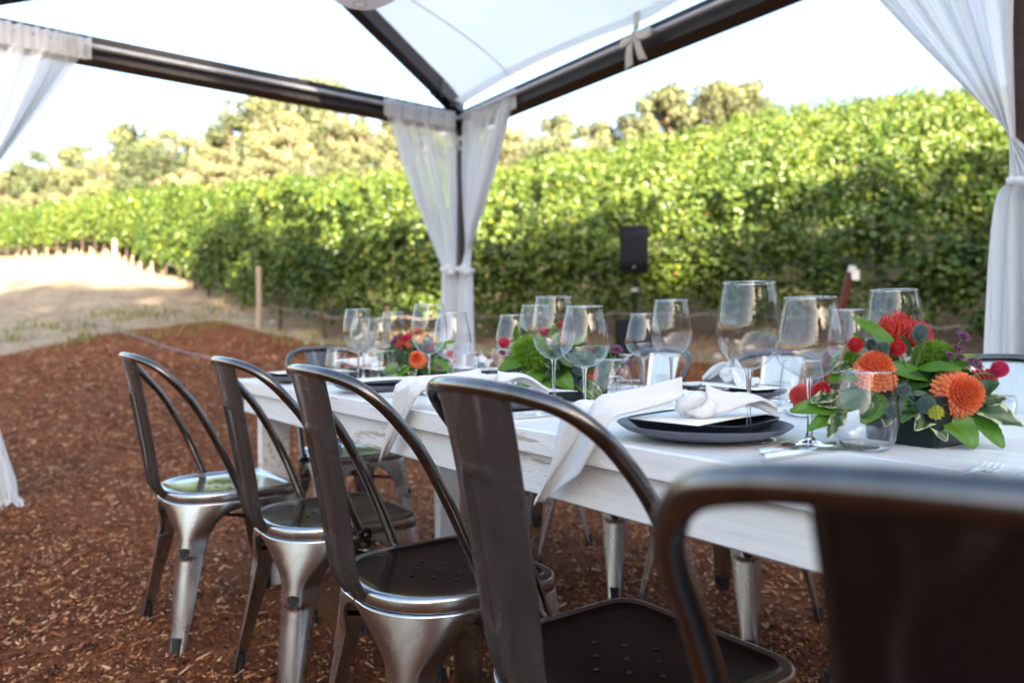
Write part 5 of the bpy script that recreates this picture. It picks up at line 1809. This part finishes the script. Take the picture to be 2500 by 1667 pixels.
# ---- large centrepiece
def centre_large():
    c = T(1.175, .565, TZ); rt = empty('flower_centrepiece', c, 0)
    tag(rt, 'large low flower arrangement with orange dahlias at the right of the table', 'flowers', 'flower centrepieces along the table')
    v = vase(rt, .118, .075); v.rotation_euler = (0, 0, PHI)
    D0 = c.y

    def L(u, v_, dd=0.0): return at(u, v_, D0 + dd) - c
    filler(rt, (.01, .03, .07), .10, .07, .065, 380, 1, .04)
    dahlia(rt, L(2344, 962, -.055), (.12, -1, .22), .043, M_DAHLIA, seed=1)
    dahlia(rt, L(2135, 905, -.035), (-.05, -.55, 1), .040, M_DAHLIA, seed=2)
    dahlia(rt, L(1957, 967, .0), (-.9, -.5, .2), .026, M_CORAL, seed=3, rings=9)
    dahlia(rt, L(2405, 925, .01), (.8, -.3, .5), .024, M_CORAL, seed=4, rings=8)
    protea(rt, L(2190, 822, .03), (.0, -.15, 1), .031, 5); protea(rt, L(2228, 835, .05), (.35, -.1, 1), .027, 6)
    thistle(rt, L(2247, 813, -.02), (.10, -.1, 1), .0115, 1, L(2236, 895, .0))
    thistle(rt, L(2156, 850, -.04), (-.1, -.4, 1), .0095, 2); thistle(rt, L(2127, 842, -.01), (-.3, -.2, 1), .008, 3)
    thistle(rt, L(2207, 953, -.065), (0, -1, .3), .0095, 4); thistle(rt, L(2262, 988, -.075), (-.2, -1, .5), .0125, 5); thistle(rt, L(2180, 1002, -.07), (-.4, -1, 0), .0115, 6)
    for (u, v_, dd, rr, m, s_) in ((2088, 841, -.03, .0105, M_AMAR, 1), (2191, 850, -.045, .0108, M_AMAR, 2), (2007, 953, -.04, .0115, M_AMAR, 3), (2440, 901, -.02, .0118, M_MAGENTA, 4)):
        spikeball(rt, L(u, v_, dd), (0, -.4, 1), rr, m, 'globe_amaranth', n=330, spike=.20, wd=.09, seed=s_)
        stem(rt, L(u, v_, dd) * .55 + Vector((0, 0, .03)), L(u, v_, dd) - Vector((0, 0, rr)))
    tuft(rt, L(2280, 872, .015), (.1, -.3, 1), .034, M_TRICK, 'green_trick', 2200, 1, (1.15, 1, .8)); tuft(rt, L(2070, 886, .0), (-.3, -.3, 1), .026, M_TRICK, 'green_trick', 1300, 2)
    for (u, v_, dd, rr, s_) in ((2350, 822, -.01, .0135, 1), (2378, 890, -.03, .0155, 2), (2336, 852, -.01, .010, 3), (2318, 868, -.02, .009, 4), (2345, 872, -.02, .008, 5)):
        astrantia(rt, L(u, v_, dd), (.2, -.7, .7), rr, s_); stem(rt, L(2310, 930, 0), L(u, v_, dd), .001)
    spikeball(rt, L(2284, 1006, -.085), (.1, -1, .4), .0085, M_BUD, 'yellow_bud', n=60, spike=.35, wd=.28, seed=9)
    lv = [  # base px, tip px, width, material
        ((2190, 860), (2086, 778), .032, M_LEAFB, 0), ((2270, 925), (2160, 905), .036, M_LEAFB, 0), ((2240, 900), (2345, 905), .026, M_LEAFB, 0),
        ((2300, 1005), (2380, 1122), .052, M_LEAFB, 0), ((2370, 1010), (2448, 1104), .036, M_LEAFB, 0), ((2360, 985), (2496, 1046), .040, M_LEAFV, 1),
        ((2390, 985), (2460, 975), .022, M_LEAFV, 1), ((2290, 1000), (2242, 1052), .028, M_LEAFV, 1), ((2255, 1010), (2310, 1075), .028, M_LEAFV, 1), ((2240, 990), (2250, 1030), .024, M_LEAFV, 1),
        ((2060, 990), (1935, 1010), .034, M_LEAFB, 0), ((2040, 1010), (1978, 1055), .022, M_LEAFB, 0), ((2060, 1000), (2025, 1070), .022, M_LEAFV, 1), ((2045, 960), (1985, 985), .022, M_LEAFV, 1),
        ((2050, 985), (2000, 992), .020, M_LEAFV, 1), ((2050, 940), (2018, 965), .018, M_LEAFV, 1), ((2080, 890), (2040, 912), .020, M_LEAFV, 1), ((2110, 850), (2085, 815), .016, M_LEAFB, 0),
        ((2290, 920), (2190, 955), .030, M_LEAFD, 0), ((2200, 985), (2270, 965), .028, M_LEAFD, 0), ((2110, 960), (2040, 1000), .030, M_LEAFD, 0), ((2310, 960), (2440, 985), .034, M_LEAFD, 0),
        ((2120, 950), (2060, 1010), .036, M_LEAFB, 0), ((2150, 960), (2110, 1035), .036, M_LEAFB, 0), ((2170, 975), (2165, 1040), .030, M_LEAFV, 1), ((2230, 960), (2205, 1030), .030, M_LEAFB, 0), ((2240, 940), (2300, 990), .036, M_LEAFB, 0),
        ((2280, 940), (2235, 975), .030, M_LEAFD, 0), ((2100, 900), (2035, 935), .034, M_LEAFB, 0), ((2320, 930), (2300, 880), .030, M_LEAFD, 0), ((2310, 900), (2390, 870), .024, M_LEAFB, 0), ((2090, 930), (2020, 900), .026, M_LEAFD, 0), ((2380, 960), (2440, 935), .026, M_LEAFD, 0),
        ((2180, 900), (2178, 850), .020, M_LEAFD, 0), ((2220, 870), (2205, 818), .014, M_LEAFD, 0), ((2250, 990), (2190, 1010), .026, M_LEAFD, 0), ((2130, 960), (2110, 1020), .024, M_LEAFD, 0)]
    for i, ((u0, v0), (u1, v1), w, m, va) in enumerate(lv):
        a = L(u0, v0, -.045 if v0 > 950 else -.01); e = L(u1, v1, (-.085 if v1 > 1040 else (-.06 if v1 > 900 else -.02)))
        zmin = .004
        if e.z < zmin: e.z = zmin
        dv = e - a; ln = dv.length
        leafobj(rt, a, dv + Vector((0, 0, .10 * ln)), ln, w, m, 'variegated_leaf' if va else 'leaf', .10, up=(dv.x * .2, -1.0, .9), vari=bool(va), seed=i)


centre_large()


def centre_mid():
    c = T(1.24, 1.43, TZ); rt = empty('flower_centrepiece', c, 0)
    tag(rt, 'middle flower arrangement with a bright green tuft, behind two wine glasses', 'flowers', 'flower centrepieces along the table')
    v = vase(rt, .118, .075); v.rotation_euler = (0, 0, PHI); D0 = c.y

    def L(u, v_, dd=0.0): return at(u, v_, D0 + dd) - c
    filler(rt, (-.01, 0, .085), .12, .10, .07, 360, 2, .035)
    tuft(rt, L(1296, 868, -.03), (-.2, -.5, 1), .058, M_TRICK, 'green_trick', 3200, 3, (1, 1, 1.0), wd=.0008)
    dahlia(rt, L(1438, 868, .0), (.1, -.5, 1), .032, M_CORAL, seed=5, rings=9); dahlia(rt, L(1446, 908, -.05), (.4, -.9, .2), .024, M_DAHLIA, seed=6, rings=9)
    dahlia(rt, L(1288, 838, .04), (-.3, -.4, 1), .026, M_DAHLIA, seed=7, rings=8); dahlia(rt, L(1365, 820, .03), (0, -.5, 1), .024, M_CORAL, seed=8, rings=8)
    for (u, v_, dd, rr, m, s_) in ((1231, 837, -.02, .0125, M_MAGENTA, 5), (1330, 808, .0, .011, M_MAGENTA, 6), (1372, 793, .0, .010, M_AMAR, 7)):
        spikeball(rt, L(u, v_, dd), (0, -.3, 1), rr, m, 'globe_amaranth', n=260, spike=.20, wd=.09, seed=s_); stem(rt, L(u, v_, dd) * .5 + Vector((0, 0, .03)), L(u, v_, dd) - Vector((0, 0, rr)))
    for (u, v_, rr, s_) in ((1504, 855, .020, 1), (1535, 888, .016, 2), (1290, 822, .012, 3), (1226, 862, .011, 4), (1240, 874, .009, 5)):
        astrantia(rt, L(u, v_, -.02), (.1, -.7, .7), rr, s_ + 20); stem(rt, Vector((0, 0, .07)), L(u, v_, -.02), .0012)
    thistle(rt, L(1247, 907, -.07), (-.3, -1, .4), .014, 11); thistle(rt, L(1412, 905, -.07), (.1, -1, .5), .016, 12); thistle(rt, L(1425, 935, -.07), (.1, -1, .2), .014, 13)
    lv = [((1330, 905), (1262, 955), .05, M_LEAFB, 0), ((1335, 905), (1322, 962), .048, M_LEAFB, 0), ((1345, 900), (1395, 955), .055, M_LEAFB, 0), ((1280, 880), (1220, 905), .040, M_LEAFB, 0),
          ((1300, 900), (1208, 940), .034, M_LEAFV, 1), ((1270, 900), (1228, 935), .030, M_LEAFV, 1), ((1275, 880), (1250, 850), .026, M_LEAFV, 1), ((1290, 905), (1262, 875), .026, M_LEAFV, 1), ((1295, 900), (1240, 890), .026, M_LEAFV, 1),
          ((1400, 910), (1450, 985), .040, M_LEAFB, 0), ((1420, 930), (1470, 975), .034, M_LEAFV, 1), ((1350, 870), (1420, 890), .040, M_LEAFD, 0), ((1370, 900), (1460, 890), .040, M_LEAFD, 0),
          ((1260, 830), (1260, 795), .016, M_LEAFB, 0), ((1360, 840), (1345, 785), .022, M_LEAFB, 0), ((1300, 850), (1270, 800), .020, M_LEAFD, 0), ((1400, 860), (1430, 815), .024, M_LEAFB, 0), ((1380, 900), (1330, 925), .034, M_LEAFD, 0)]
    for i, ((u0, v0), (u1, v1), w, m, va) in enumerate(lv):
        a = L(u0, v0, -.05 if v0 > 870 else -.01); e = L(u1, v1, -.09 if v1 > 900 else -.03); e.z = max(e.z, .004); dv = e - a; ln = dv.length
        leafobj(rt, a, dv + Vector((0, 0, .10 * ln)), ln, w, m, 'variegated_leaf' if va else 'leaf', .10, up=(dv.x * .2, -1, .9), vari=bool(va), seed=i + 40)


centre_mid()


def centre_small():
    c = T(1.24, 2.30, TZ); rt = empty('flower_centrepiece', c, 0)
    tag(rt, 'smallest and farthest flower arrangement, left of the centre post', 'flowers', 'flower centrepieces along the table')
    v = vase(rt, .118, .075); v.rotation_euler = (0, 0, PHI); D0 = c.y

    def L(u, v_, dd=0.0): return at(u, v_, D0 + dd) - c
    filler(rt, (0, 0, .08), .125, .10, .06, 320, 3, .035)
    dahlia(rt, L(1018, 876, -.08), (-.1, -1, .4), .038, M_DAHLIA, seed=15, rings=9); dahlia(rt, L(985, 850, -.02), (-.5, -.5, .8), .042, M_CORAL, seed=16, rings=9)
    dahlia(rt, L(1052, 860, .0), (.2, -.4, 1), .034, M_CORAL, seed=17, rings=8); dahlia(rt, L(1100, 872, .0), (.4, -.4, 1), .032, M_CORAL, seed=18, rings=8)
    for (u, v_, m, s_) in ((983, 828, M_AMAR, 15), (1020, 806, M_AMAR, 16), (997, 822, M_MAGENTA, 17)):
        spikeball(rt, L(u, v_, -.02), (0, -.3, 1), .014, m, 'globe_amaranth', n=160, spike=.2, wd=.1, seed=s_); stem(rt, Vector((-.03, 0, .08)), L(u, v_, -.02) - Vector((0, 0, .014)))
    for (u, v_, s_) in ((968, 826, 6), (962, 838, 7), (978, 822, 8), (1068, 918, 9), (1070, 902, 10)):
        astrantia(rt, L(u, v_, -.09 if v_ > 890 else -.02), (-.1, -.8, .6), .018, s_ + 40)
        stem(rt, Vector((0, 0, .07)), L(u, v_, -.05), .0012)
    thistle(rt, L(1045, 832, 0), (0, -.3, 1), .018, 21)
    lv = [((1000, 880), (960, 925), .06, M_LEAFB, 0), ((1005, 900), (975, 935), .065, M_LEAFB, 0), ((1010, 860), (1005, 830), .06, M_LEAFB, 0), ((990, 890), (935, 912), .045, M_LEAFB, 0), ((1005, 870), (960, 868), .04, M_LEAFV, 1),
          ((985, 885), (970, 905), .035, M_LEAFV, 1), ((1040, 890), (1100, 905), .055, M_LEAFB, 0), ((1050, 900), (1095, 935), .05, M_LEAFD, 0), ((1060, 880), (1100, 880), .045, M_LEAFV, 1), ((1030, 890), (1060, 925), .05, M_LEAFD, 0),
          ((1060, 860), (1110, 835), .04, M_LEAFB, 0), ((1000, 890), (1010, 920), .04, M_LEAFV, 1)]
    for i, ((u0, v0), (u1, v1), w, m, va) in enumerate(lv):
        a = L(u0, v0, -.06 if v0 > 870 else -.01); e = L(u1, v1, -.10 if v1 > 890 else -.03); e.z = max(e.z, .004); dv = e - a; ln = dv.length
        leafobj(rt, a, dv + Vector((0, 0, .10 * ln)), ln, w, m, 'variegated_leaf' if va else 'leaf', .10, up=(dv.x * .2, -1, .9), vari=bool(va), seed=i + 70)


centre_small()
